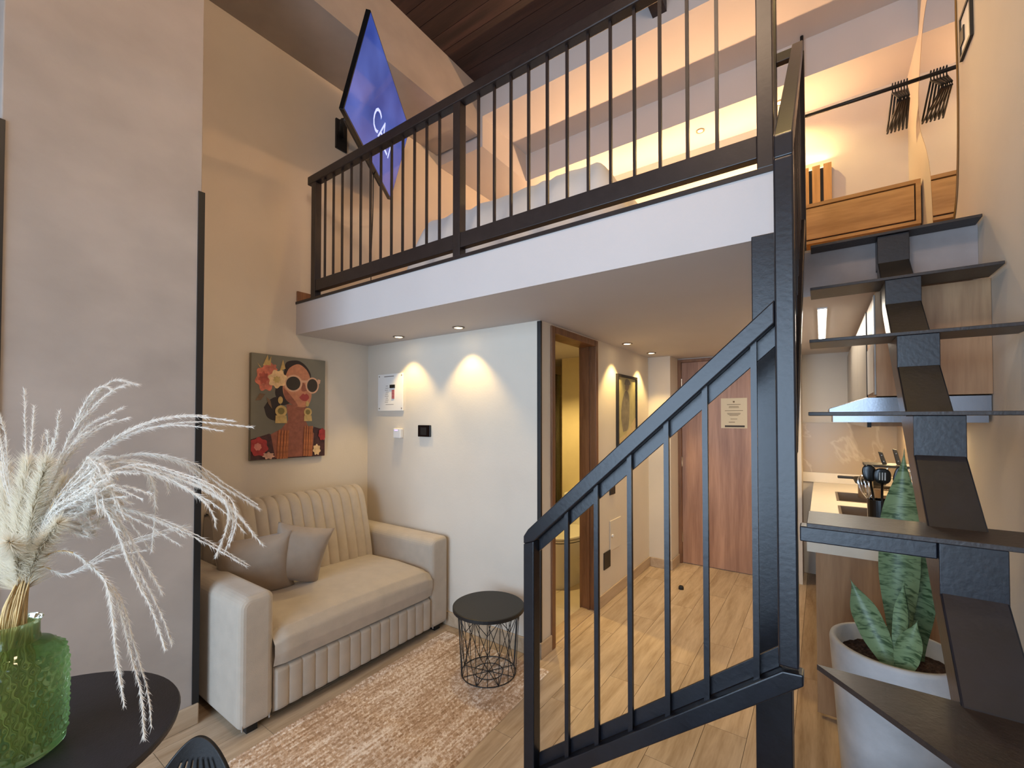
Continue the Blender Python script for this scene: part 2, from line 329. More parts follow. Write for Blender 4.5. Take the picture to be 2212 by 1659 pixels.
# loft back wall and tray ceiling
struct(B(XL, XR, YW, YW + .12, ZF, 4.9).build('wall_loft_back', M['cream']))
struct(MB().box(XL, -2.6, 3.2, YW, 4.08, ZT).box(-2.6, XR, 3.95, YW, 4.08, ZT).box(-2.6, XR, 3.2, 3.95, 4.37, ZT).build('ceiling_loft', M['white']))
# dark wooden ceiling
cl = struct(B(XL, XR, YREAR, 3.2, ZT + .02, ZT + .14).build('ceiling', M['black']))
yy = YREAR + .07; cp = B((XL + .006), XR - .006, yy - .068, yy + .068, ZT, ZT + .02).build('plank', M['darkwood'], cl); k = 1
while yy + .14 * k < 3.2: dup(cp, (0, .14 * k, 0)); k += 1
for nm, xx in (('trim_joist_1', -.985), ('trim_joist_2', .1)):
    struct(B(xx, xx + .1, YREAR, 3.2, 4.45, ZT).build(nm, M['darkwood']))
# rear wall with a tall window (behind the camera)
struct(MB().box(XL, -2.7, YREAR - .12, YREAR, 0, 4.9).box(.5, XR, YREAR - .12, YREAR, 0, 4.9).box(-2.7, .5, YREAR - .12, YREAR, 0, .1).box(-2.7, .5, YREAR - .12, YREAR, 2.8, 4.9).build('wall_rear', M['cream']))
ya, yb_ = YREAR - .1, YREAR - .04
w1 = struct(MB().box(-2.7, -2.64, ya, yb_, .1, 2.8).box(.44, .5, ya, yb_, .1, 2.8).box(-2.64, .44, ya, yb_, .1, .16).box(-2.64, .44, ya, yb_, 2.74, 2.8).box(-1.13, -1.07, ya, yb_, .16, 2.74).build('window_1', M['black']))
for x0, x1 in ((-2.64, -1.13), (-1.07, .44)):
    B(x0, x1, YREAR - .075, YREAR - .069, .16, 2.74).build('pane', M['pane'], w1)
# steel column under the loft edge
tag(B(-.193, -.087, 1.718, 1.82, 0, ZC + .012).build('steel_column', M['steel'], bevel=.003), 'square black steel column standing under the loft edge beside the stairs', 'column')
# ================================================================== LOFT RAILING
lr = thing('loft_railing', 'long black steel railing along the white edge of the loft', 'railing', (-1.55, 1.745, ZF + .018))
z0, z1 = ZF + .018, 3.19
B(-3.03, -.123, 1.718, 1.772, 3.19, 3.25).build('top_rail', M['steel_dark'], lr, bevel=.006)
B(-2.93, -.173, 1.725, 1.765, 2.405, 2.485).build('bottom_rail', M['steel_dark'], lr, bevel=.003)
for xa in (-2.98, -1.603, -.1735):
    B(xa, xa + .05, 1.72, 1.77, z0, 3.9 if xa > -1 else 3.19).build('post', M['steel_dark'], lr, bevel=.003)
b0 = B(-.006, .006, 1.739, 1.751, 2.485, 3.19).build('baluster', M['steel_dark'], lr)
bx0 = b0.location.copy(); k = 0
for i in range(12):
    for base, step in ((-2.843, .1016), (-1.444, .1037)):
        xb = base + step * i; o = b0 if k == 0 else b0.copy()
        if k: COL.objects.link(o); o.parent = lr
        o.location = bx0 + Vector((xb, 0, 0)); k += 1
# ================================================================== STAIRS
TZ = [1.225, 1.52, 1.80, 2.075, 2.345]; TY = [1.39, 1.71, 2.02, 2.33, 2.585]
st = thing('staircase', 'black steel staircase with open treads on one central stringer', 'staircase', (.26, 1.6, 0))
for i, (z, y) in enumerate(zip(TZ, TY)):
    dep = .19 if i < 4 else .1
    B(-.034, .553, y, y + dep, z - .012, z).build('tread', M['tread'], st, bevel=.0015)
    if i == 4: continue
sl = .92; zb = lambda y: 1.39 + sl * (y - 1.71)
ye = 2.62
bm_ = MB().prism([(.2186, 1.215, zb(1.215)), (.2186, ye, zb(ye)), (.2186, ye, zb(ye) - .12), (.2186, 1.215, zb(1.215) - .12)], (.11, 0, 0))
bm_.build('stringer', M['steel'], st, bevel=.004)
for z, y in zip(TZ[:4], TY[:4]):
    y += .004; a, c = z - .012, zb(y)
    yb = 1.71 + (a - 1.39) / sl
    MB().prism([(.2184, y, a), (.2184, y, c - .012), (.2184, min(yb, y + .17), a - .02), (.2184, min(yb, y + .17), a)], (.1105, 0, 0)).build('bracket', M['steel'], st, bevel=.002)
B(.2184, .329, 2.60, 2.684, 2.19, 2.332).build('bracket', M['steel'], st, bevel=.002)
B(-.05, .218, 1.405, 1.455, 1.172, 1.212).build('support_bar', M['steel'], st, bevel=.003)
MB().prism([(-.014, 1.235, .923), (.553, .572, .923), (.553, 1.235, .923)], (0, 0, .012)).build('tread', M['tread'], st)
B(.2, .33, 1.05, 1.2, 0, .922).build('support_post', M['steel'], st, bevel=.003)
MB().prism([(-.3, .98, .62), (-.3, .35, .62), (.5, .35, .62), (-.03, .98, .62)], (0, 0, .012)).build('tread', M['tread'], st)
MB().prism([(-.6, .98, .31), (-.6, .35, .31), (-.25, .35, .31), (-.25, .98, .31)], (0, 0, .012)).build('tread', M['tread'], st)
B(-.6, -.2, .77, .88, 0, .31).build('lower_box', M['steel'], st); B(-.28, .0, .77, .88, .322, .62).build('lower_box', M['steel'], st)
# stair guard: lower panel facing the room
sr = thing('stair_railing', 'black tube stair guard with a slanted handrail in the foreground', 'railing', (-.5, 1.485, 0))
Y0, Y1 = 1.46, 1.51; YM = 1.485
gs = (1.85 - 1.061) / (-.098 + .953)
top = lambda x: 1.061 + gs * (x + .953)
def xz(name, poly, m=M['steel'], y0=Y0, y1=Y1, bev=.004): return MB().prism([(a, y0, c) for a, c in poly], (0, y1 - y0, 0)).build(name, m, sr, bevel=bev)
xa, xb, th = -.975, -.107, .068
xz('post', [(xa, 0), (xa + .048, 0), (xa + .048, top(xa + .048) - th - .0005), (xa, .9995)])
xz('handrail', [(xa, 1.03), (xa + .02, top(xa + .02)), (xb, top(xb)), (xb, top(xb) - th), (xa + .048, top(xa + .048) - th), (xa, 1.0)])
bot = lambda x: .759 + .80 * (x + .048)
xz('bottom_rail', [(xa + .0485, bot(xa + .0485)), (-.047, .759), (-.047, .79), (-.097, bot(-.097) + .066), (xa + .0485, bot(xa + .0485) + .066)])
MB().prism([(-.1065, Y0, .8), (-.1065, Y1, .8), (-.1065, Y1, 2.294), (-.1065, Y0, 2.249)], (.0495, 0, 0)).build('newel_post', M['steel'], sr, bevel=.005)
xz('handrail_flange', [(xa + .05, top(xa + .05) - th), (xb, top(xb) - th), (xb, top(xb) - th - .06), (xa + .05, top(xa + .05) - th - .05)], y0=1.498, y1=1.508, bev=.001)
xz('bottom_flange', [(xa + .05, bot(xa + .05) + .067), (xb, bot(xb) + .067), (xb, bot(xb) + .125), (xa + .05, bot(xa + .05) + .12)], y0=1.498, y1=1.508, bev=.001)
for x in (-.792, -.671, -.546, -.42, -.3, -.163):
    B(x - .008, x + .008, YM - .008, YM + .008, bot(x) + .06, top(x) - th + .006).build('baluster', M['steel'], sr)
# upper panel climbing beside the treads
def yz(name, poly, x0=-.105, x1=-.057): return MB().prism([(x0, a, c) for a, c in poly], (x1 - x0, 0, 0)).build(name, M['steel'], sr, bevel=.004)
hz = lambda y: 2.317 + .925 * (y - 1.46)
yz('handrail', [(1.46, 2.317), (2.70, hz(2.70)), (2.70, hz(2.70) - .068), (1.51, hz(1.51) - .068), (1.46, 2.25)])
yz('bottom_rail', [(1.50, 1.46), (2.62, 1.46 + .925 * 1.12), (2.62, 1.395 + .925 * 1.12), (1.50, 1.395)], -.1, -.055)
for i in range(9):
    y = 1.62 + .115 * i
    B(-.086, -.07, y - .008, y + .008, 1.46 + .925 * (y - 1.5) - .01, hz(y) - .06).build('baluster', M['steel_dark'], sr)
B(-.1, -.052, 2.655, 2.70, ZF + .014, hz(2.66) - .05).build('post', M['steel_dark'], sr, bevel=.003)
B(-.225, -.175, 2.69, 2.74, ZF + .014, 3.95).build('tall_post', M['steel_dark'], sr, bevel=.003)
B(-.175, -.1, 2.66, 2.70, 3.37, 3.42).build('link_bar', M['steel_dark'], sr, bevel=.003)
# ================================================================== SOFA
sf = thing('sofa', 'taupe two-seat fabric sofa with channel-stitched back against the wall', 'sofa', (-2.68, 1.64, 0))
def arm(y0, y1, ztop=.655):
    r = .055; prof = []
    for k in range(7): a = R(180 - 15 * k); prof.append((y0 + r + r * math.cos(a), ztop - r + r * math.sin(a)))
    for k in range(7): a = R(90 - 15 * k); prof.append((y1 - r * .6 + r * .6 * math.cos(a), ztop - r * .6 + r * .6 * math.sin(a)))
    prof += [(y1, .04), (y0, .04)]
    o = MB().prism([(-3.13, a, c) for a, c in prof], (.92, 0, 0)).build('arm', M['sofa'], sf, bevel=.03, seg=4)
    loop = [(-2.213, a, c) for a, c in prof]
    MB().tube([(p[0] - .004, p[1] + (.018 if p[1] < (y0 + y1) / 2 else -.018), p[2] - (.018 if p[2] > .3 else 0)) for p in [loop[-1]] + loop[:-1]], .004, 5).build('piping', M['sofa'], o, smooth=True)
arm(.945, 1.105); arm(2.172, 2.335)
BP = [(-2.80, .38), (-2.815, .5), (-2.85, .66), (-2.89, .82), (-2.925, .92), (-2.97, .965), (-3.03, .98), (-3.09, .96), (-3.13, .88), (-3.14, .6), (-3.14, .2)]
bps = spline([(a, 0, c) for a, c in BP], 60)
def backfn(u, v):
    y = 1.108 + u * 1.06; i = min(int(v * 60), 59); p = bps[i].lerp(bps[i + 1], v * 60 - i); t = (bps[i + 1] - bps[i]).normalized(); nrm = Vector((-t.z, 0, t.x)) * -1
    c = abs(math.sin(math.pi * (u - .0) * 14)) ** .45; amp = .016 * (1 if v < .72 else .3)
    e = 1 - smoothstep(0, .035, min(u, 1 - u)); q = p + nrm * (-(c - 1) * -amp) + nrm * (-.04 * e)
    return (q.x, y, q.z)
MB().grid(backfn, 224, 60).build('backrest', M['sofa'], sf, smooth=True)
def sbox(c, h, e=.25, n=40):
    mb = MB(); sg = lambda a, p: math.copysign(abs(a) ** p, a)
    def fn(u, v):
        th = u * 2 * math.pi; ph = (v - .5) * math.pi
        return (c[0] + h[0] * sg(math.cos(ph), e) * sg(math.cos(th), e), c[1] + h[1] * sg(math.cos(ph), e) * sg(math.sin(th), e), c[2] + h[2] * sg(math.sin(ph), e))
    return mb.grid(fn, n * 2, n, cu=True)
def seatfn(u, v):
    y = 1.104 + u * 1.07; pr = [(-2.205, .275), (-2.19, .34), (-2.192, .40), (-2.225, .447), (-2.3, .465), (-2.5, .475), (-2.83, .465), (-2.86, .30)]
    k = v * 7; i = min(int(k), 6); a, b = pr[i], pr[i + 1]; t = k - i; X = a[0] + (b[0] - a[0]) * t; Z = a[1] + (b[1] - a[1]) * t
    e = smoothstep(0, .06, min(u, 1 - u)); Z2 = .275 + (Z - .275) * (.86 + .14 * e) + (.012 * math.sin(u * math.pi) if .3 < v < .95 else 0)
    return (X - .012 * (1 - e) * (1 if v < .5 else 0), y, Z2)
B(-3.12, -2.93, 1.112, 2.165, .3, .92).build('back_core', M['sofa'], sf, bevel=.03)
MB().grid(seatfn, 60, 56).build('seat', M['sofa'], sf, smooth=True)
def drawfn(u, v):
    y = 1.11 + u * 1.055; z = .045 + v * .217
    c = abs(math.sin(math.pi * u * 15)) ** .4
    e = smoothstep(0, .03, min(v, 1 - v)) * smoothstep(0, .008, min(u, 1 - u)); return (-2.235 + .02 * e + .009 * c * e, y, z)
MB().grid(drawfn, 240, 16).build('drawer_front', M['sofa'], sf, smooth=True)
B(-3.13, -2.262, 1.1055, 2.1715, .05, .41).build('base', M['sofa'], sf)
for x, y in ((-2.27, 1.02), (-2.27, 2.26), (-3.05, 1.02), (-3.05, 2.26)): B(x - .025, x + .025, y - .025, y + .025, 0, .045).build('leg', M['black'], sf)
def pillow(name, label, c, w, h, t, rot, m, wr=1):
    rnd = random.Random(hash(label) % 999)
    def fn(sgn):
        def f(u, v):
            a, b = u * 2 - 1, v * 2 - 1; px = a * (1 - .10 * (1 - b * b) * abs(a)); pz = b * (1 - .10 * (1 - a * a) * abs(b))
            th = ((1 - a ** 4) * (1 - b ** 4)) ** .55
            wv = .05 * math.sin(9 * a + 5 * b * b) * math.sin(6 * b + 3 * a) * (1 - th * .6)
            return (px * w / 2, sgn * t / 2 * th * (1 + wv * wr), pz * h / 2)
        return f
    mb = MB().grid(fn(1), 30, 30).grid(fn(-1), 30, 30); mb.xf(Matrix.Translation(c) @ rot)
    return tag(mb.build(name, m, None, smooth=True), label, 'cushion')
def eul(z, x, y=0): return (Matrix.Rotation(R(z), 4, 'Z') @ Matrix.Rotation(R(x), 4, 'X') @ Matrix.Rotation(R(y), 4, 'Y'))
pillow('throw_cushion', 'brown square cushion slumped in the corner of the sofa by the near arm', (-2.70, 1.235, .64), .40, .40, .15, eul(64, 20, -4), M['pillow'])
pillow('throw_cushion', 'taupe square cushion tilted on edge in front of the other cushion', (-2.61, 1.445, .675), .32, .38, .14, eul(62, 14, 14), M['pillow'])
# ================================================================== RUG
rx0, rx1, ry0, ry1 = -2.15, -1.30, .62, 2.275
def rugfn(u, v):
    x = rx0 + u * (rx1 - rx0); y = ry0 + v * (ry1 - ry0); nr, nb = 66, 120
    x += -.03 * (v - .5) * 2 * 1.0
    r_ = .5 + .5 * math.cos(2 * math.pi * nr * u); sh = (int(u * nr + .5) % 2) * .5
    b_ = .5 + .5 * math.cos(2 * math.pi * (nb * v + sh)); e = min(smoothstep(0, .012, min(u, 1 - u)), smoothstep(0, .008, min(v, 1 - v)))
    return (x, y, .0012 + e * (.004 + .007 * r_ * (.3 + .7 * b_)))
tag(MB().grid(rugfn, 66 * 4, 120 * 3).build('woven_rug', M['rug'], None, smooth=True), 'woven jute rug with cream flecks lying in front of the sofa', 'rug')
# ================================================================== WIRE SIDE TABLE
stb = thing('side_table', 'round black side table with an open wire basket base', 'side table', (-1.615, 2.05, .0105))
cx, cy, zt, zb0 = -1.615, 2.05, .40, .0125
MB().lathe([(.205, -.004), (.211, 0), (.211, .018), (.205, .021)], (cx, cy, zt - .02), 48).build('table_top', M['black'], stb, smooth=False)
wm = MB(); rt, rb = .185, .16
ring = lambda r_, z, n=40: [(cx + r_ * math.cos(2 * math.pi * i / n), cy + r_ * math.sin(2 * math.pi * i / n), z) for i in range(n + 1)]
P = lambda r_, a, z: Vector((cx + r_ * math.cos(a), cy + r_ * math.sin(a), z))
N8 = 8
for i in range(N8):
    a = 2 * math.pi * (i + .3) / N8; h = math.pi / N8; tp, bt_ = P(rt, a, zt - .02), P(rb, a, zb0)
    wm.tube([tp, bt_], .0021, 5)
    wm.tube([tp, P(rb, a + 2 * h, zb0)], .0021, 5); wm.tube([tp, P(rb, a - 2 * h, zb0)], .0021, 5)
    mid = P((rt + rb) / 2 + .004, a + h, zt - .10); wm.tube([P(rt, a + h, zt - .02), mid], .0021, 5); wm.tube([tp, mid], .0021, 5); wm.tube([P(rt, a + 2 * h, zt - .02), mid], .0021, 5)
    wm.tube([mid, P(rb, a + h, zb0)], .0021, 5)
    wm.tube([P(rb, a, zb0), P(0, a, zb0)], .0021, 5)
wm.build('wire_basket', M['black'], stb)
MB().tube(ring(rb, zb0), .0028, 6, cap=False).build('base_ring', M['black'], stb, smooth=True)
MB().tube(ring(.085, zb0), .0022, 6, cap=False).build('inner_ring', M['black'], stb, smooth=True)
MB().tube(ring(rt, zt - .022), .0028, 6, cap=False).build('top_ring', M['black'], stb, smooth=True)
# ================================================================== WALL ITEMS
def flat(name, poly, m, parent, depth):   # thin print piece given as 3d polygon and its offset direction
    return MB().prism(poly, depth).build(name, m, parent)
# portrait canvas on the left wall
cvx = XL + .032; cy0, cy1, cz0, cz1 = 1.401, 1.943, 1.21, 1.946
cv = thing('portrait_canvas', 'canvas print of a woman in round sunglasses hanging above the sofa', 'picture', (XL, (cy0 + cy1) / 2, cz0))
def cvm(nm, c, v=.06): return mat('print_' + nm, s8(*c), .6, var=v, scale=30)
PB = mat('print_backdrop', s8(116, 112, 98), .6, var=.12, scale=5)
B(XL + .002, cvx, cy0, cy1, cz0, cz1).build('canvas', PB, cv, bevel=.003)
lay = [0]
def cz(px, py):
    u = (px - 110) / 1020; t = 85 + 102 * u; b_ = 1565 - 84 * u; return cy0 + u * (cy1 - cy0), cz0 + (1 - (py - t) / (b_ - t)) * (cz1 - cz0)
def cpoly(name, pts, m, sm=0):
    lay[0] += 1; xo = cvx + .0003 + .00012 * lay[0]
    if sm:
        q = spline([(p[0], p[1], 0) for p in pts] + [(pts[0][0], pts[0][1], 0)], len(pts) * 5)[:-1]; pts = [(p.x, p.y) for p in q]
    P3 = []
    for p in pts:
        y, z = cz(*p); P3.append((xo, min(max(y, cy0 + .001), cy1 - .001), min(max(z, cz0 + .001), cz1 - .001)))
    bm = MB(); bm.add(P3, [tuple(range(len(P3)))]); o = bm.build(name, m, cv, recalc=False)
    return o
def cell(name, c, rx, ry, m, n=24, wob=0, rot=0):
    pts = []
    for i in range(n):
        a = 2 * math.pi * i / n; k = 1 + wob * math.sin(a * 7) ; ca, sa = math.cos(a) * rx * k, math.sin(a) * ry * k
        pts.append((c[0] + ca * math.cos(rot) - sa * math.sin(rot), c[1] + ca * math.sin(rot) + sa * math.cos(rot)))
    return cpoly(name, pts, m)
skin, skind, hair = cvm('skin', (196, 130, 96), .15), cvm('skin_tone', (150, 88, 66), .2), cvm('hair', (44, 30, 26))
red, redd, pink, cream_, gold = cvm('red', (168, 50, 48), .3), cvm('dress', (70, 36, 34), .5), cvm('coral', (206, 116, 92), .3), cvm('cream_petal', (232, 196, 146), .2), cvm('gold', (200, 168, 104), .2)
lens, frm, lip, bead = cvm('lens', (52, 42, 32)), cvm('glasses', (214, 168, 136), .08), cvm('lip', (164, 66, 60)), cvm('bead', (176, 102, 58), .35)
cpoly('hair_bun', [(270, 830), (330, 740), (430, 690), (480, 800), (470, 980), (400, 1010), (310, 960)], hair, 1)
cpoly('dress', [(110, 1270), (340, 1190), (470, 1250), (900, 1200), (960, 1090), (1130, 1130), (1130, 1480), (110, 1556)], redd)
cpoly('neck', [(560, 780), (860, 830), (830, 1000), (880, 1090), (960, 1180), (940, 1480), (420, 1520), (360, 1200), (500, 1120), (590, 1000)], skind)
cpoly('hair', [(530, 330), (560, 210), (700, 185), (800, 230), (880, 320), (910, 420), (850, 600), (540, 800), (430, 700), (420, 560)], hair, 1)
cpoly('face', [(545, 400), (600, 290), (720, 235), (830, 300), (890, 400), (905, 520), (920, 640), (910, 720), (870, 800), (780, 825), (640, 790), (545, 700), (510, 560)], skin, 1)
cpoly('cheek_shade', [(520, 560), (600, 640), (720, 800), (640, 790), (545, 705)], skind, 1)
cpoly('nose_shade', [(770, 500), (800, 480), (850, 580), (830, 605), (775, 600)], skind, 1)
cpoly('mouth', [(740, 690), (790, 640), (820, 650), (850, 640), (885, 690), (840, 738), (780, 730)], lip, 1)
cell('glasses_rim', (655, 500), 128, 118, frm); cell('glasses_rim', (930, 527), 100, 110, frm)
cpoly('glasses_bridge', [(770, 455), (850, 460), (850, 490), (770, 487)], frm); cpoly('glasses_temple', [(1010, 440), (1055, 450), (1045, 500), (1015, 510)], frm)
cell('lens', (655, 500), 100, 95, lens); cell('lens', (930, 527), 78, 90, lens)
cell('flower', (290, 430), 125, 175, pink, 40, .12); cell('flower', (350, 300), 80, 70, pink, 40, .15); cell('flower_center', (260, 430), 60, 80, cvm('coral_dark', (176, 84, 66), .3), 30, .2)
cell('flower', (440, 440), 115, 120, cream_, 40, .12, .5); cell('flower_center', (430, 450), 45, 45, gold, 24, .2)
for q in ([(250, 260), (310, 110), (330, 250)], [(300, 250), (355, 130), (350, 260)], [(470, 330), (510, 175), (545, 300)], [(180, 220), (210, 280), (240, 300)]): cpoly('petal_spike', q, gold)
for q in ([(160, 740), (215, 640), (285, 650), (230, 730)], [(300, 690), (350, 740), (372, 850), (320, 780)]): cpoly('painted_leaf', q, cvm('leafbrown', (120, 92, 66), .2))
for c_, s_ in (((490, 880), 1.0), ((865, 890), .75)):
    cell('earring_drop', (c_[0] - 10 * s_, c_[1] - 150 * s_), 32 * s_, 50 * s_, gold)
    cell('earring', (c_[0], c_[1]), 78 * s_, 78 * s_, gold); cell('earring_gem', (c_[0], c_[1]), 46 * s_, 46 * s_, cvm('olive', (128, 112, 58), .2))
    cpoly('earring_tassel', [(c_[0] - 72 * s_, c_[1] + 60 * s_), (c_[0] + 72 * s_, c_[1] + 60 * s_), (c_[0] + 82 * s_, c_[1] + 165 * s_), (c_[0] - 76 * s_, c_[1] + 165 * s_)], gold)
for x0 in (440, 480, 520, 555): cpoly('bead_strand', [(x0 + 20, 1140), (x0 + 45, 1140), (x0 + 30, 1530), (x0 - 5, 1530)], bead)
for x0 in (805, 840, 875, 905): cpoly('bead_strand', [(x0 + 10, 1080), (x0 + 35, 1080), (x0 + 25, 1490), (x0 - 5, 1490)], bead)
cell('dress_flower', (205, 1370), 115, 125, red, 36, .1); cell('dress_flower_center', (195, 1370), 45, 50, cvm('pinkc', (214, 132, 116), .2), 24, .1)
cell('dress_flower', (1085, 1190), 60, 80, red, 30, .1); cell('dress_flower', (1000, 1400), 55, 70, cream_, 30, .15); cell('dress_flower', (330, 1490), 70, 45, cvm('pale', (206, 160, 136), .3), 30, .2)
# breaker panel and switches on the partition
YP = YS
bp_ = thing('breaker_panel', 'white breaker panel plate with a black switch and red labels', 'electrical panel', (-2.875, YP, 1.555))
def yflat(parent, name, x0, x1, z0, z1, m, t0, t1): return B(x0, x1, YP - t1, YP - t0, z0, z1).build(name, m, parent)
B(-3.03, -2.72, YP - .012, YP - .0005, 1.56, 1.862).build('plate', M['plastic'], bp_, bevel=.002)
yflat(bp_, 'breaker', -2.87, -2.815, 1.745, 1.772, M['blackgloss'], .012, .022)
RD = mat('red_label', s8(170, 60, 52), .5); GL = mat('grey_print', s8(150, 142, 136), .6)
for k in range(6): yflat(bp_, 'breaker_toggle', -2.85, -2.822, 1.66 + .012 * k, 1.668 + .012 * k, RD, .012, .017)
for k in range(9): yflat(bp_, 'printed_line', -2.94 + .006 * (k % 3), -2.90 + .006 * (k % 2), 1.63 + .0165 * k, 1.634 + .0165 * k, GL, .012, .0125)
yflat(bp_, 'printed_line', -2.95, -2.83, 1.838, 1.846, GL, .012, .0125); yflat(bp_, 'printed_line', -2.93, -2.83, 1.61, 1.614, GL, .012, .0125)
for x, z in ((-3.01, 1.845), (-2.735, 1.845), (-3.01, 1.58), (-2.735, 1.58)): MB().tube([(x, YP - .012, z), (x, YP - .0145, z)], .005, 8).build('screw', M['zinc'], bp_)
sw = thing('plug_in_sensor', 'small white plug-in device with a violet light on the partition', 'plug', (-2.765, YP, 1.335))
B(-2.81, -2.722, YP - .035, YP - .0005, 1.34, 1.42).build('body', M['plastic'], sw, bevel=.008)
B(-2.79, -2.755, YP - .0365, YP - .034, 1.40, 1.408).build('indicator', emit('violet_led', (.35, .25, 1), 2.5), sw)
so = thing('black_socket', 'black square wall socket plate on the partition above the sofa', 'socket', (-2.48, YP, 1.355))
B(-2.545, -2.412, YP - .014, YP - .0005, 1.358, 1.447).build('plate', M['blackgloss'], so, bevel=.003)
B(-2.515, -2.45, YP - .016, YP - .013, 1.372, 1.43).build('insert', M['black'], so)
# hall: framed print, access panel, sockets
hp = thing('framed_print', 'narrow black-framed print of a standing figure on the hall wall', 'picture', (XH, 3.84, 1.25))
fy0, fy1, fz0, fz1 = 3.6, 4.085, 1.25, 1.885
MB().box(XH + .0005, XH + .022, fy0, fy0 + .022, fz0, fz1).box(XH + .0005, XH + .022, fy1 - .022, fy1, fz0, fz1).box(XH + .0005, XH + .022, fy0 + .022, fy1 - .022, fz0, fz0 + .022).box(XH + .0005, XH + .022, fy0 + .022, fy1 - .022, fz1 - .022, fz1).build('frame', M['frameblack'], hp)
B(XH + .0005, XH + .01, fy0 + .022, fy1 - .022, fz0 + .022, fz1 - .022).build('print', mat('print_olive', s8(168, 158, 112), .5, var=.2, scale=6), hp)
def hflat(name, pts, m, k):
    P3 = [(XH + .0102 + .0002 * k, fy0 + a * (fy1 - fy0), fz0 + b * (fz1 - fz0)) for a, b in spline([(p[0], p[1], 0) for p in pts] + [(pts[0][0], pts[0][1], 0)], len(pts) * 5)[:-1] and [(q.x, q.y) for q in spline([(p[0], p[1], 0) for p in pts] + [(pts[0][0], pts[0][1], 0)], len(pts) * 5)[:-1]]]
    MB().add(P3, [tuple(range(len(P3)))]).build(name, m, hp, recalc=False)
G1 = mat('print_grey', s8(112, 104, 88), .5, var=.25, scale=20)
hflat('printed_ground', [(.06, .1), (.5, .2), (.93, .4), (.93, .25), (.6, .1), (.1, .04)], mat('print_ground', s8(186, 166, 124), .5, var=.2), 1)
hflat('printed_body', [(.3, .2), (.55, .25), (.62, .5), (.6, .72), (.42, .78), (.25, .62), (.2, .4)], G1, 2)
hflat('printed_head', [(.4, .8), (.5, .78), (.6, .83), (.6, .9), (.5, .93), (.42, .9)], mat('print_headtone', s8(132, 116, 92), .5), 3)
hflat('printed_hat', [(.36, .87), (.5, .86), (.68, .89), (.56, .95), (.42, .94)], G1, 4)
ap = thing('access_panel', 'small white access panel with a latch low on the hall wall', 'panel', (XH, 3.57, .39))
B(XH + .0005, XH + .008, 3.45, 3.69, .395, .645).build('panel', M['cream'], ap, bevel=.002)
MB().tube([(XH + .008, 3.49, .52), (XH + .02, 3.49, .52)], .012, 10).build('latch', M['plastic'], ap)
tag(B(XH + .0005, XH + .008, 3.325, 3.455, .275, .412).build('wall_plate', M['frameblack'], None, bevel=.002), 'dark wall plate just above the hall baseboard', 'socket')
tag(B(XH + .0005, XH + .010, 3.45, 3.56, .86, 1.02).build('light_switch', M['frameblack'], None, bevel=.002), 'dark light switch on the hall wall beside the bathroom doorway', 'switch')
# notice on the entry door
no = thing('door_notice', 'laminated paper notice taped to the wooden entry door', 'notice', (-.70, YD + .004, 1.40))
yn = YD + .0045
B(-.815, -.583, yn - .002, yn, 1.402, 1.697).build('sheet', M['paper'], no)
for z, w in ((1.632, .12), (1.612, .085), (1.602, .09), (1.572, .16), (1.545, .12), (1.535, .11), (1.525, .08), (1.49, .06)): B(-.699 - w / 2, -.699 + w / 2, yn - .0025, yn - .002, z, z + .005).build('printed_line', M['ink'], no)
MB().prism([(-.706, yn - .0025, 1.652), (-.692, yn - .0025, 1.652), (-.690, yn - .0025, 1.67), (-.708, yn - .0025, 1.67)], (0, .0005, 0)).build('crest', M['ink'], no)
B(-.78, -.605, yn - .0025, yn - .002, 1.412, 1.43).build('footer_bar', M['inkdark'], no)
B(-.745, -.69, yn - .0025, yn - .002, 1.458, 1.464).build('printed_line', M['ink'], no)
MB().lathe([(.022, 0), (.022, .018), (.015, .03)], (-1.02, 4.02, 0), 20).build('door_stop', M['black']).__setitem__('label', 'small round black door stop on the hall floor')
bpy.data.objects['door_stop.001' if 'door_stop.001' in bpy.data.objects else 'door_stop']['category'] = 'door stop'
# ================================================================== LAMPS
WARM = (1, .70, .27)
def downlight(x, y, z, label, power, size=88, grp=None, rad=.043, ang=(0, 0, 0)):
    t = thing('downlight', label, 'downlight', (x, y, z), grp)
    MB().lathe([(rad, 0), (rad, -.006), (rad - .012, -.007), (rad - .014, -.001)], (x, y, z), 28).build('trim_ring', M['zinc'], t, smooth=False)
    MB().lathe([(rad - .016, -.001), (rad - .016, -.0045), (.004, -.006)], (x, y, z), 20).build('lens', M['warmlamp'], t)
    if power: spot('beam', (x, y, z - .02), power, WARM, size, .55, .012, t, ang)
    return t
downlight(-2.616, 2.215, ZC, 'recessed downlight above the breaker panel', 20)
downlight(-2.014, 2.222, ZC, 'recessed downlight in the middle of the partition wall ceiling', 20)
downlight(-1.31, 3.515, ZC, 'recessed hall downlight nearer the bathroom doorway', 30)
downlight(-1.31, 4.15, ZC, 'recessed hall downlight nearer the entry door', 30)
downlight(-1.95, 3.25, ZC, 'recessed downlight inside the bathroom', 60, 130)
downlight(-.86, 4.15, 4.08, 'small ceiling downlight over the bed end of the loft', 16, 150, rad=.035)
downlight(-.25, 4.15, 4.08, 'small ceiling downlight near the loft stair post', 24, 150, rad=.035)
downlight(-.1, 1.95, ZT, 'unseen fill downlight added in the dark wooden ceiling above the stairs', 48, 140, rad=.05)  # added out of view to warm the right wall and the rails
kl = thing('linear_light', 'white linear light strip in the kitchen ceiling', 'ceiling light', (.01, 3.7, ZC))
B(-.012, .034, 3.0, 4.3, ZC - .008, ZC - .0005).build('housing', M['plastic'], kl)
B(-.006, .028, 3.01, 4.29, ZC - .011, ZC - .008).build('diffuser', M['coollamp'], kl)
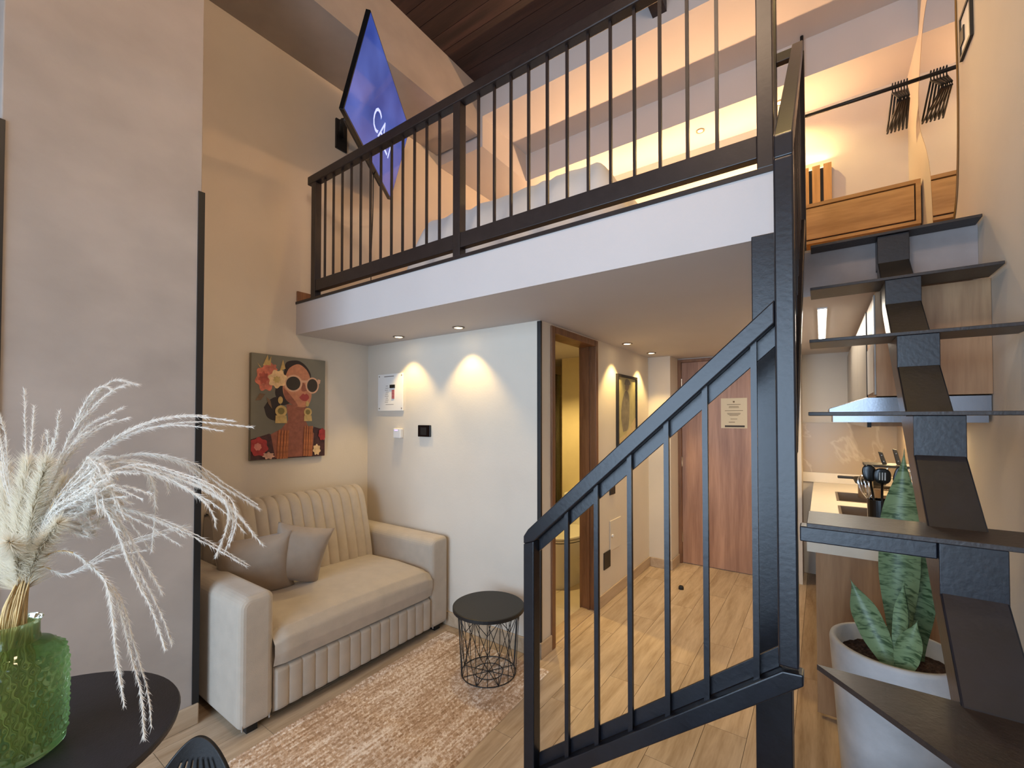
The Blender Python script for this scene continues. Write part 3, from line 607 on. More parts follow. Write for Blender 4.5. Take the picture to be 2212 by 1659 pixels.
area('tube_light', (.011, 3.65, ZC - .014), (0, 0, 0), .03, 1.28, 9, (1, .88, .70), kl)
pd = thing('fill_globe', 'unseen globe fill lamp added above the front of the room', 'fill lamp', (-.35, .25, 3.83))  # unseen globe added to fill the front walls with warm light
MB().lathe([(.01, -.17), (.08, -.15), (.14, -.09), (.16, 0), (.14, .09), (.08, .15), (.02, .17)], (-.35, .25, 4.0), 32).build('globe', emit('fill_globe_glow', (1, .70, .46), 64), pd, smooth=True)
MB().tube([(-.35, .25, 4.17), (-.35, .25, ZT - .001)], .006, 8).build('cord', M['black'], pd)
# ================================================================== KITCHEN
kb = thing('base_cabinet', 'wooden kitchen base cabinet with chrome-handled drawers behind the stairs', 'cabinet', (.26, 3.9, 0))
B(.02, XR - .002, 2.74, YK - .002, .1, .66).build('carcass', M['greyfront'], kb)
B(-.03, XR - .002, 2.715, 2.738, .02, .825).build('end_panel', M['cabwood'], kb, bevel=.001)
B(.06, XR - .01, 2.76, YK - .01, 0, .1).build('plinth', M['black'], kb)
for j, (a, b_) in enumerate(((2.742, 3.34), (3.344, 3.94), (3.944, 4.54), (4.544, 5.14))):
    for z0_, z1_ in ((.60, .79), (.36, .595), (.105, .355)):
        d = B(-.005, .018, a, b_, z0_, z1_).build('drawer', M['cabwood'], kb, bevel=.001)
        B(-.03, -.02, a + .05, a + .4, z1_ - .05, z1_ - .038).build('handle', M['chrome'], d)
ct = MB(); xe_ = XR - .002
for x0_, x1_, y0_, y1_ in ((-.066, .1, 2.69, YK - .002), (.44, xe_, 2.69, YK - .002), (.1, .44, 2.69, 3.47), (.1, .44, 3.83, 4.07), (.1, .44, 4.53, YK - .002)): ct.box(x0_, x1_, y0_, y1_, .826, .887)
tag(ct.build('countertop', M['quartz'], None), 'thick cream quartz kitchen countertop on the wooden base cabinet', 'countertop')
struct(B(-.15, XR, YK - .02, YK - .001, .888, .98).build('trim_upstand', M['quartz']))
struct(MB().box(-.15, XR, YK - .014, YK - .0005, .981, 1.455).build('wall_backsplash', M['marble']))
struct(MB().box(XR - .014, XR - .0005, 2.98, YK - .02, .888, 1.455).build('wall_backsplash_side', M['marble']))
sk = thing('kitchen_sink', 'double steel sink set in the cream countertop', 'sink', (.25, 4.1, .888))
for a, b_ in ((3.47, 3.83), (4.07, 4.53)):
    MB().box(.088, .1, a - .012, b_ + .012, .8872, .8895).box(.44, .452, a - .012, b_ + .012, .8872, .8895).box(.1, .44, a - .012, a, .8872, .8895).box(.1, .44, b_, b_ + .012, .8872, .8895).build('rim', M['zinc'], sk)
    MB().box(.101, .439, a + .001, b_ - .001, .70, .704).box(.101, .104, a + .001, b_ - .001, .704, .887).box(.436, .439, a + .001, b_ - .001, .704, .887).box(.104, .436, a + .001, a + .004, .704, .887).box(.104, .436, b_ - .004, b_ - .001, .704, .887).build('basin', M['zinc'], sk)
MB().tube(spline([(.49, 3.95, .888), (.49, 3.95, 1.12), (.45, 3.95, 1.18), (.38, 3.95, 1.17), (.36, 3.95, 1.13)], 24), .011, 10).build('tap', M['chrome'], sk, smooth=True)
u1 = thing('wall_cabinet', 'wooden wall cabinet with a white front panel above the range hood', 'cabinet', (.38, 2.73, 1.595))
B(.202, XR - .001, 2.52, 2.95, 1.597, 2.06).build('carcass', M['cabwood'], u1, bevel=.001)
B(.198, .2015, 2.59, 2.92, 1.62, 1.846).build('front_panel', M['whitegloss'], u1)
B(.196, .2015, 2.525, 2.58, 1.605, 2.05).build('front_strip', M['greyfront'], u1)
u2 = thing('wall_cabinet', 'grey-fronted wall cabinet run beyond the range hood', 'cabinet', (.38, 4.0, 1.445))
B(.215, XR - .015, 2.975, 5.0, 1.458, 2.06).build('carcass', M['cabwood'], u2)
for a, b_ in ((2.985, 3.64), (3.645, 4.3), (4.305, 4.995)): B(.198, .214, a, b_, 1.452, 2.06).build('door', M['greyfront'], u2, bevel=.001)
B(.198, .215, 2.968, 2.9748, 1.452, 2.06).build('edge_strip', M['black'], u2)
area('under_cabinet_light', (.44, 3.9, 1.448), (0, 0, 0), .04, 1.7, 6, (1, .74, .38), u2)
B(.42, .46, 3.05, 4.75, 1.4502, 1.457).build('light_strip', M['warmlamp'], u2)
hd = thing('range_hood', 'wedge-shaped stainless range hood behind the stair treads', 'range hood', (.3, 2.74, 1.48))
MB().prism([(.03, 2.53, 1.515), (.03, 2.53, 1.545), (.17, 2.53, 1.5935), (.558, 2.53, 1.5935), (.558, 2.53, 1.515)], (0, .42, 0)).build('body', M['stainless'], hd, bevel=.002)
B(.045, .55, 2.54, 2.94, 1.482, 1.5145).build('filter_tray', M['stainless'], hd)
# dish rack with knives
dr = thing('dish_rack', 'black and chrome dish rack standing on the kitchen counter', 'dish rack', (.36, 3.72, .888))
rk = MB()
for x in (.26, .5):
    for y in (3.60, 3.78): rk.tube([(x, y, .889), (x, y, 1.19)], .006, 6)
rk.build('uprights', M['chrome'], dr)
B(.225, .53, 3.59, 3.79, 1.19, 1.205).build('top_shelf', M['black'], dr)
rk = MB()
for k in range(7): rk.tube([(.26, 3.60 + .03 * k, 1.05), (.5, 3.60 + .03 * k, 1.05)], .003, 5)
rk.tube([(.26, 3.60, 1.12), (.5, 3.60, 1.12)], .004, 5); rk.tube([(.26, 3.60, 1.05), (.5, 3.60, 1.05)], .005, 5); rk.build('wire_shelf', M['chrome'], dr)
for x, lb in ((.33, 'black-handled knife nearer the window end of the dish rack'), (.40, 'larger black-handled knife in the middle of the dish rack')):
    k_ = thing('kitchen_knife', lb.replace('nearer the window end of the dish rack', 'on the left of the dish rack shelf'), 'knife', (x, 3.66, 1.206))
    big = 1 if x > .35 else .8
    MB().prism([(x - .014, 3.655, 1.206), (x + .01, 3.655, 1.206), (x - .012, 3.655, 1.206 + .095 * big), (x - .034, 3.655, 1.206 + .1 * big)], (0, .016, 0)).build('handle', M['black'], k_, bevel=.003)
    for q in (.25, .75): MB().tube([(x - .002 - .02 * q, 3.654, 1.206 + .095 * big * q), (x - .002 - .02 * q, 3.651, 1.206 + .095 * big * q)], .003, 6).build('rivet', M['chrome'], k_)
pn = thing('frying_pan', 'frying pan with a dark handle beyond the utensil crock', 'pan', (.28, 4.3, .892))
MB().lathe([(.09, 0), (.11, .045), (.106, .045), (.088, .004)], (.3, 4.3, 1.0), 28).build('pan_body', M['black'], pn)
B(.10, .2, 4.285, 4.315, 1.03, 1.05).build('handle', M['black'], pn, bevel=.005)
MB().lathe([(.075, 0), (.075, .105)], (.3, 4.3, .892), 20).build('trivet', M['zinc'], pn)
# utensil crock
ux, uy = .247, 3.0
cr_ = MB().lathe([(.044, 0), (.05, .004), (.053, .185), (.049, .185), (.046, .008)], (ux, uy, .888), 32)
tag(cr_.build('utensil_crock', M['blackgloss'], None, smooth=False), 'black utensil crock on the kitchen counter', 'crock')
def utensil(name, label, base, tip, head):
    t = thing(name, label, 'utensil', base, 'utensils in the black crock'); d = (Vector(tip) - Vector(base))
    MB().tube([base, Vector(base) + d * .8], .006, 8).build('handle', M['blackgloss'], t, smooth=True)
    p = Vector(base) + d * .8
    if head == 'whisk':
        mb = MB()
        for k in range(6):
            a = math.pi * k / 6; w = Vector((math.cos(a), math.sin(a), 0)); e = d.normalized()
            mb.tube(spline([p, p + e * .05 + w * .025, p + e * .11 + w * .028, p + e * .135, p + e * .11 - w * .028, p + e * .05 - w * .025, p], 30), .0016, 4)
        mb.build('wires', M['chrome'], t)
    else:
        w, h, tk = head; e = d.normalized(); mb = sbox((0, 0, 0), (w, tk, h), .8, 14); rot = Vector((0, 0, 1)).rotation_difference(e).to_matrix().to_4x4()
        mb.xf(Matrix.Translation(p + e * h * .8) @ rot); o = mb.build('head', M['blackgloss'], t, smooth=True)
        if name == 'slotted_spoon':
            for q in (-.011, .0, .011): MB().box(-.0025, .0025, -tk - .001, tk + .001, -.02, .02).xf(Matrix.Translation(p + e * h * .8 + Vector((q, 0, 0))) @ rot).build('slot', M['chrome'], o)
    return t
zu = .90
utensil('serving_spoon', 'dark grey solid serving spoon leaning left in the black crock', (ux - .005, uy, zu), (ux - .045, uy, zu + .34), (.03, .045, .006))
utensil('slotted_spoon', 'black slotted spoon upright in the black crock', (ux + .005, uy - .01, zu), (ux + .01, uy - .02, zu + .33), (.036, .042, .006))
utensil('spatula', 'black spatula leaning right in the black crock', (ux + .01, uy + .01, zu), (ux + .09, uy + .02, zu + .33), (.025, .05, .004))
utensil('whisk', 'wire whisk resting at the left of the black crock', (ux - .015, uy + .012, zu), (ux - .05, uy + .02, zu + .20), 'whisk')
# ================================================================== PLANTER
px_, py_ = .215, 2.19
pot = thing('planter', 'tall pale cement planter under the staircase', 'planter', (px_, py_, 0))
MB().lathe([(.15, 0), (.158, .01), (.198, .63), (.195, .642), (.178, .642), (.172, .56)], (px_, py_, 0), 56).build('pot', M['cement'], pot, smooth=True)
def soilfn(u, v):
    a = u * 2 * math.pi; r_ = v * .171; rr = random.Random(int(u * 997) * 131 + int(v * 997)); return (px_ + r_ * math.cos(a), py_ + r_ * math.sin(a), .575 + .012 * rr.random())
MB().grid(soilfn, 60, 24, cu=True).build('soil', M['soil'], pot)
sp = thing('snake_plant', 'green snake plant growing in the cement planter', 'plant', (px_, py_, .58))
def leaf(base, tip, w, bend, face, peak=.45):
    base, tip = Vector(base), Vector(tip); d = tip - base; n = Vector(face).normalized(); sd = d.cross(n).normalized(); n = sd.cross(d).normalized()
    def fn(u, v):
        a = v * 2 - 1; prof = (math.sin(math.pi * min(1, .12 + .88 * u ** .75)) ** .55 if u > peak else (.45 + .55 * smoothstep(0, peak, u)) * 1) if u < 1 else 0
        prof = (.42 + .58 * smoothstep(0, peak, u)) * (1 - smoothstep(.55, 1.0, u) ** 1.6)
        c = base + d * u + n * (bend * math.sin(u * math.pi)); return c + sd * (a * w / 2 * prof) + n * (.25 * w * prof * a * a)
    def fn2(u, v): p = Vector(fn(u, v)); return p - n * .004
    return MB().grid(fn, 30, 8).grid(fn2, 30, 8).build('leaf', M['leaf'], sp, smooth=True)
leaf((.235, 2.25, .575), (.262, 2.27, 1.385), .125, .0, (-.35, -1, 0))
leaf((.29, 2.27, .575), (.315, 2.30, 1.10), .10, .0, (-.3, -1, 0))
leaf((.205, 2.10, .575), (.085, 2.17, .875), .088, .008, (-.2, -1, .55))
leaf((.215, 2.09, .575), (.235, 2.10, .92), .05, -.008, (-.8, -1, .1))
leaf((.225, 2.08, .575), (.265, 2.06, .80), .07, .01, (-.3, -1, .2))
# ================================================================== BATHROOM THINGS
tl = thing('toilet', 'white ceramic toilet with closed lid inside the bathroom', 'toilet', (-1.93, 3.7, 0))
tx = -1.94
def bowl(u, v):
    a = u * 2 * math.pi; zz = [0, .05, .2, .33, .40][min(4, int(v * 4))]; k = v * 4; i = min(3, int(k)); f = k - i
    Z = [0, .06, .2, .33, .405]; RX = [.12, .115, .12, .165, .185]; RY = [.26, .255, .25, .27, .29]
    z = Z[i] + (Z[i + 1] - Z[i]) * f; rx = RX[i] + (RX[i + 1] - RX[i]) * f; ry = RY[i] + (RY[i + 1] - RY[i]) * f
    return (tx + rx * math.cos(a), 3.63 + ry * math.sin(a), z)
MB().grid(bowl, 40, 24, cu=True).build('bowl', M['ceramic'], tl, smooth=True)
MB().prism([(tx + .187 * math.cos(2 * math.pi * i / 40), 3.63 + .29 * math.sin(2 * math.pi * i / 40), .41) for i in range(40)], (0, 0, .018)).build('seat', M['ceramic'], tl, bevel=.006)
MB().prism([(tx + .189 * math.cos(2 * math.pi * i / 40), 3.63 + .292 * math.sin(2 * math.pi * i / 40), .431) for i in range(40)], (0, 0, .026)).build('lid', M['ceramic'], tl, bevel=.012, seg=3)
B(tx - .19, tx + .19, 3.9, 4.015, .38, .76).build('tank', M['ceramic'], tl, bevel=.03, seg=3)
sg_ = thing('shower_screen', 'clear glass shower screen with a black clamp inside the bathroom', 'shower screen', (-2.22, 3.6, 0))
B(-2.225, -2.215, 3.2, 4.018, .01, 1.95).build('glass', M['shower'], sg_)
B(-2.24, -2.20, 3.3, 3.36, 1.86, 1.92).build('clamp', M['black'], sg_, bevel=.004)
tag(MB().tube([(-2.32, 4.55, .9), (-2.32, 4.55, 1.85)], .012, 10).build('shower_pole', M['chrome'], None, smooth=True), 'chrome shower pole on the shower wall', 'shower')
# ================================================================== LOFT FURNITURE
hb = thing('slatted_headboard', 'wooden slat headboard panel with a glowing top edge on the loft wall', 'headboard', (-1.2, 4.39, 2.6))
B(-2.55, .088, 4.385, YW - .001, 2.45, 3.56).build('backing', M['black'], hb)
s0 = B(-.027, .027, 4.355, 4.3849, 2.45, 3.575).build('slat', M['slat'], hb); loc0 = s0.location.copy()
for k in range(35):
    o = s0 if k == 0 else s0.copy()
    if k: COL.objects.link(o); o.parent = hb
    o.location = loc0 + Vector((.063 - .0765 * k, 0, 0))
B(-2.55, .088, 4.388, 4.405, 3.5605, 3.566).build('light_strip', emit('amber_strip', (1, .6, .25), 6), hb)
area('headboard_glow', (-1.23, 4.38, 3.60), (R(222), 0, 0), 2.6, .02, 37, (1, .58, .29), hb)
def duv(u, v):
    x = -2.66 + u * 1.86; y = 2.14 + v * 2.18; ex = min(x + 2.66, -.80 - x); ey = y - 2.14
    h = smoothstep(.02, .26, ex) * smoothstep(.02, .22, ey)
    rip = .018 * math.sin(23 * x + 5 * math.sin(7 * y)) * (1 - h) + .005 * math.sin(31 * x + 17 * y + 4 * math.sin(9 * x)) + .005 * math.sin(11 * y + 3 * math.sin(13 * x))
    fold = .02 * smoothstep(2.62, 2.66, y) * (1 - smoothstep(3.2, 3.4, y)) * h
    z = 2.375 + .62 * h ** .5 + rip * (.4 + .6 * h) * .8 + fold
    return (x + .02 * math.sin(19 * y) * (1 - h), y + .025 * math.sin(21 * x) * (1 - smoothstep(.02, .3, ey)), max(z, 2.362))
bd = thing('bed', 'double bed with a rumpled grey-white duvet on the loft', 'bed', (-1.73, 3.25, ZF + .012))
MB().grid(duv, 150, 170).build('duvet', M['duvet'], bd, smooth=True)
B(-2.42, -1.06, 2.42, 4.3, ZF + .013, 2.60).build('mattress', M['duvet'], bd, bevel=.04, seg=3)
pf = mat('beige_sheet', s8(200, 178, 142), .85, var=.05, bump=.3, bscale=30)
def sheet(u, v):
    x = -2.55 + u * 1.66; z = ZF + .0135 + v * .2; return (x, 2.20 + .03 * math.sin(25 * x) + .02 * v + .012 * math.sin(60 * x), z)
MB().grid(sheet, 160, 6).build('sheet_edge', pf, bd, smooth=True)
fc = thing('floating_dresser', 'floating wooden drawer unit below the slat headboard on the loft', 'dresser', (.23, 4.1, 2.77))
x0, x1, yf, za, zc_ = -.16, .548, 3.86, 2.775, 3.07
MB().box(x0, x1, yf, YW - .03, zc_ - .025, zc_).box(x0, x1, yf, YW - .03, za, za + .022).box(x1 - .025, x1, yf, YW - .03, za + .022, zc_ - .025).box(x0, x0 + .02, yf, YW - .03, za + .022, zc_ - .025).build('body', M['cabwood_h'], fc, bevel=.001)
B(x0 + .024, x1 - .032, yf + .004, yf + .024, za + .034, zc_ - .034).build('drawer', M['cabwood_h'], fc, bevel=.001)
B(x0 + .021, x1 - .026, yf + .03, YW - .04, za + .023, zc_ - .026).build('inner_shade_box', M['black'], fc)  # black box stands in for the shade around the drawer
tag(B(.10, .36, 3.93, 4.15, 3.071, 3.085).build('flat_box', M['slat'], None, bevel=.002), 'thin flat wooden tray lying on the floating dresser', 'tray')
# clothes rail and hangers
cr2 = thing('clothes_rail', 'black pipe clothes rail hung over the floating dresser', 'clothes rail', (.2, 3.9, 3.7))
MB().tube([(-.09, 3.9, 3.75), (.557, 3.9, 3.75)], .013, 12).build('rail', M['black'], cr2, smooth=True)
MB().tube([(-.09, 3.9, 3.75), (-.09, 3.9, 4.365)], .011, 10).build('drop_pole', M['black'], cr2, smooth=True)
MB().tube([(-.09, 3.9, 3.75), (-.116, 3.9, 3.75)], .022, 14).build('end_cap', M['black'], cr2, smooth=False)
for k in range(6):
    x = .42 + .015 * k; h = thing('clothes_hanger', 'black plastic clothes hanger bunched at the mirror end of the clothes rail', 'hanger', (x, 3.9, 3.52), 'black hangers on the clothes rail')
    zc2 = 3.75; tw = .03 * (k - 2)
    mb = MB().tube(spline([(x, 3.9 + .012 * math.cos(a), zc2 + .016 + .012 * math.sin(a)) for a in [R(200), R(120), R(60), R(0), R(-60)]] + [(x, 3.9, zc2 - .035)], 20), .0035, 6); mb.build('hook', M['black'], h, smooth=True)
    c_, s_ = math.cos(tw), math.sin(tw); A = lambda d, z: (x + d * s_, 3.9 + d * c_, z)
    MB().tube([A(0, zc2 - .035), A(.19, zc2 - .19), A(.19, zc2 - .21), A(-.19, zc2 - .21), A(-.19, zc2 - .19), A(0, zc2 - .035)], .006, 6).build('shoulders', M['black'], h, smooth=True)
# mirror on the right wall
mr_ = thing('wall_mirror', 'tall wavy-edged frameless mirror on the right wall of the loft', 'mirror', (XR, 3.5, 2.45))
MP = [(3.12, 2.44), (3.0, 2.62), (2.955, 3.0), (2.96, 3.4), (2.975, 3.9), (3.1, 4.05), (3.5, 4.06), (3.72, 4.0), (3.86, 3.8), (3.93, 3.6), (3.88, 3.4), (3.72, 3.2), (3.60, 3.0), (3.55, 2.75), (3.52, 2.55), (3.46, 2.44)]
q = spline([(XR - .001, a, c) for a, c in MP] + [(XR - .001, *MP[0])], 120)[:-1]
MB().prism(q, (-.006, 0, 0)).build('glass', M['mirror'], mr_)
MB().tube([p + Vector((-.003, 0, 0)) for p in q] + [q[0] + Vector((-.003, 0, 0))], .004, 6, cap=False).build('edge', mat('mirror_edge', s8(120, 84, 36), .4), mr_, smooth=True)
ws = thing('loft_switch', 'black-edged light switch on the right wall above the stairs', 'switch', (XR, 2.78, 3.17))
MB().box(XR - .012, XR - .0005, 2.69, 2.705, 3.17, 3.37).box(XR - .012, XR - .0005, 2.855, 2.87, 3.17, 3.37).box(XR - .012, XR - .0005, 2.705, 2.855, 3.17, 3.185).box(XR - .012, XR - .0005, 2.705, 2.855, 3.355, 3.37).build('plate', M['black'], ws)
B(XR - .007, XR - .0005, 2.705, 2.855, 3.185, 3.355).build('insert', M['plastic'], ws); B(XR - .012, XR - .0065, 2.80, 2.852, 3.23, 3.30).build('button', M['black'], ws)
# ================================================================== TELEVISION
SC = 1.165
tc_ = Vector((-2.293 * SC, 1.799 * SC, 1.5 + 1.916 * SC)); yaw, tl_ = R(36.185), R(14.576); TW, TH = .97 * SC, .56 * SC
wv = Vector((-math.sin(yaw), math.cos(yaw), 0)); nh = Vector((math.cos(yaw), math.sin(yaw), 0)); upv = Vector((0, 0, 1)) * math.cos(tl_) + nh * math.sin(tl_); nv = wv.cross(upv)
if nv.dot(nh) < 0: nv = -nv
TM = Matrix((( wv.x, upv.x, nv.x, tc_.x), (wv.y, upv.y, nv.y, tc_.y), (wv.z, upv.z, nv.z, tc_.z), (0, 0, 0, 1)))
tv = thing('television', 'television with a blue screen swung out from the left wall above the loft', 'television', tuple(tc_ - upv * TH / 2))
B(-TW / 2, TW / 2, -TH / 2, TH / 2, -.03, 0).xf(TM).build('body', M['blackgloss'], tv, bevel=.002)
B(-TW / 2 + .15, TW / 2 - .15, -TH / 2 + .02, 0.05, -.07, -.031).xf(TM).build('back_housing', M['black'], tv, bevel=.01)
def scr():
    m, n, b = nt('television_picture'); N, L = n.nodes, n.links; b.inputs['Base Color'].default_value = (.01, .01, .012, 1); b.inputs['Roughness'].default_value = .08
    tc = N.new('ShaderNodeTexCoord'); sp_ = N.new('ShaderNodeSeparateXYZ'); L.new(tc.outputs['Generated'], sp_.inputs[0])
    nz = N.new('ShaderNodeTexNoise'); nz.inputs['Scale'].default_value = 2.2; L.new(tc.outputs['Generated'], nz.inputs[0])
    cr = N.new('ShaderNodeValToRGB'); e = cr.color_ramp.elements; e[0].position = .3; e[0].color = (*s8(44, 66, 150), 1); e[1].position = .75; e[1].color = (*s8(84, 106, 196), 1)
    L.new(nz.outputs[0], cr.inputs[0]); L.new(cr.outputs[0], b.inputs['Emission Color']); b.inputs['Emission Strength'].default_value = .75; return m
B(-TW / 2 + .008, TW / 2 - .008, -TH / 2 + .014, TH / 2 - .008, .0003, .001).xf(TM).build('screen', scr(), tv)
def text3d(name, body, size, m, mtx, parent):
    cu = bpy.data.curves.new(name, 'FONT'); cu.body = body; cu.size = size; cu.resolution_u = 3; cu.align_x = 'CENTER'; cu.align_y = 'CENTER'
    to = bpy.data.objects.new('tmp', cu); COL.objects.link(to); dg = bpy.context.evaluated_depsgraph_get(); me = to.evaluated_get(dg).to_mesh(); mb = MB()
    mb.add([v.co.copy() for v in me.vertices], [tuple(p.vertices) for p in me.polygons]); to.evaluated_get(dg).to_mesh_clear(); bpy.data.objects.remove(to)
    mb.xf(mtx); return mb.build(name, m, parent, recalc=False)
TXT = emit('television_lettering', s8(170, 190, 240), .9)
text3d('screen_lettering', 'CALI', .22, TXT, TM @ Matrix.Translation((.06, -.06, .0016)), tv)
mt = MB().box(XL + .0005, XL + .02, 2.03, 2.13, 3.68, 3.92); mt.build('wall_plate', M['black'], tv, bevel=.003)
ab = tc_ - nv * .07
MB().bar((XL + .02, 2.08, 3.8), (XL + .17, 1.98, 3.79), .03, .05).build('arm', M['black'], tv, bevel=.003)
MB().bar((XL + .17, 1.98, 3.79), ab, .03, .05).build('arm', M['black'], tv, bevel=.003)
B(-.11, .11, -.11, .11, -.078, -.07).xf(TM).build('mount_plate', M['black'], tv)
tb = tc_ - upv * (TH / 2 - .05) + wv * .18 - nv * .05
MB().tube(spline([tb, tb + Vector((-.03, .02, -.3)), (-3.13, 2.35, 2.95), (-3.11, 2.33, 2.6), (-3.06, 2.28, 2.36)], 40), .004, 5).build('cable', M['black'], tv, smooth=True)
# ================================================================== DINING TABLE, CHAIR, VASE
tx_, ty_ = -1.51, .15
tb_ = thing('bistro_table', 'round black table with a thin top in the near left corner', 'table', (tx_, ty_, 0))
MB().lathe([(.31, .725), (.322, .732), (.325, .745), (.322, .75)], (tx_, ty_, 0), 72).build('table_top', M['blacktop'], tb_)
MB().lathe([(.2, 0), (.2, .012), (.03, .03), (.028, .7), (.1, .725)], (tx_, ty_, 0), 32).build('pedestal', M['black'], tb_)
ch = thing('dining_chair', 'black plastic shell chair with slotted back beside the round table', 'chair', (-1.03, .27, 0))
csd = Vector((.71, .704, 0)); cdir = Vector((.704, -.71, 0)); cb = Vector((-1.166, .417, 0))
cmx = Matrix(((csd.x, cdir.x, 0, cb.x), (csd.y, cdir.y, 0, cb.y), (0, 0, 1, 0), (0, 0, 0, 1)))
sh = MB(); nu_, nv_ = 42, 34
def shf(u, v):
    a = u * 2 - 1; d = .335 * (1 - v) ** 2 + .0001; w = .225 * math.sqrt(d) + .2 * d
    return (a * w, .9 * (a * w) ** 2 * 4 + .25 * d * d, .777 - d)
for i in range(nu_ + 1):
    for j in range(nv_ + 1): sh.v.append(shf(i / nu_, j / nv_))
for i in range(nu_):
    for j in range(nv_):
        if 6 <= j <= 20 and i % 4 == 1 and 9 <= i <= 33: continue
        a = i * (nv_ + 1) + j; sh.f.append((a, a + nv_ + 1, a + nv_ + 2, a + 1))
sh.xf(cmx); o = sh.build('backrest', M['black'], ch, smooth=True); sd_ = o.modifiers.new('thick', 'SOLIDIFY'); sd_.thickness = .008
def seatc(u, v):
    a = u * 2 - 1; y = .03 + v * .38; w = .195 * (1 - .25 * (2 * v - 1) ** 4); return (a * w, y, .45 - .02 * (1 - a * a) - .02 * max(0, v - .8) * 5)
o = MB().grid(seatc, 24, 20).xf(cmx).build('seat', M['black'], ch, smooth=True); sd_ = o.modifiers.new('thick', 'SOLIDIFY'); sd_.thickness = .01
for a, y in ((-.15, .08), (.15, .08), (-.14, .33), (.14, .33)):
    MB().tube([(a * 1.25, y + (-.05 if y < .2 else .05), 0), (a, y, .43)], [.011, .016], 10).xf(cmx).build('leg', M['cabwood'], ch, smooth=True)
# vase of green hobnail glass
vx, vy, vz = -1.475, .165, .7505
def vprof(t):   # outer wall
    pts = [(.005, .0), (.075, .002), (.086, .012), (.088, .05), (.089, .12), (.088, .19), (.082, .222), (.062, .242), (.044, .25), (.041, .262), (.041, .288), (.046, .297)]
    k = t * (len(pts) - 1); i = min(int(k), len(pts) - 2); f = k - i; return pts[i][0] + (pts[i + 1][0] - pts[i][0]) * f, pts[i][1] + (pts[i + 1][1] - pts[i][1]) * f
def vout(u, v):
    r_, z = vprof(v); a = u * 2 * math.pi; rows = z / .017; bmp = max(0, math.cos(2 * math.pi * rows) * .5 + math.cos(a * 24 + (math.pi if int(rows + .5) % 2 else 0)) * .5) if .03 < z < .235 else 0
    r_ += .004 * bmp; return (vx + r_ * math.cos(a), vy + r_ * math.sin(a), vz + z)
def vin(u, v):
    r_, z = vprof(.1 + .9 * v); a = u * 2 * math.pi; return (vx + max(.004, r_ - .005) * math.cos(a), vy + max(.004, r_ - .005) * math.sin(a), vz + max(z, .006))
vs = thing('glass_vase', 'green hobnail glass vase on the round black table', 'vase', (vx, vy, vz))
mb = MB().grid(vout, 204, 150, cu=True)
k = len(mb.v); mb.grid(vin, 60, 40, cu=True)
mb.build('glass', M['greenglass'], vs, smooth=True, recalc=False)
# ------------------------------------------------------------------ dried grass in the vase
PW = mat('bleached_grass', s8(246, 242, 238), .8, var=.04, scale=40); PG = mat('golden_stalk', s8(206, 172, 116), .7, var=.15, scale=60); PC = mat('cream_plume', s8(244, 236, 218), .85, var=.06, scale=40)
for _m in (PW, PC):
    _n = _m.node_tree; _b = _n.nodes['Principled BSDF']; _t = _n.nodes.new('ShaderNodeBsdfTranslucent'); _t.inputs[0].default_value = (*s8(250, 244, 232), 1); _x = _n.nodes.new('ShaderNodeMixShader'); _x.inputs[0].default_value = .5
    _o = [q for q in _n.nodes if q.type == 'OUTPUT_MATERIAL'][0]; _n.links.new(_b.outputs[0], _x.inputs[1]); _n.links.new(_t.outputs[0], _x.inputs[2]); _n.links.new(_x.outputs[0], _o.inputs[0])
yawc, pitc = R(35.203), R(1.032)
cf = Vector((-math.sin(yawc) * math.cos(pitc), math.cos(yawc) * math.cos(pitc), math.sin(pitc))); crr = Vector((math.cos(yawc), math.sin(yawc), 0)); cup = crr.cross(cf)
DV = Vector((vx, vy, 0)).dot(Vector((cf.x, cf.y, 0)))
def at(px, py, dd=0):     # a point of the bouquet, dd metres behind or before the vase axis
    D = DV + dd; return Vector((0, 0, 1.5)) + (cf + crr * ((px - 1106) / 946.563) - cup * ((py - 886.345) / 946.563)) * D
rng = random.Random(11)
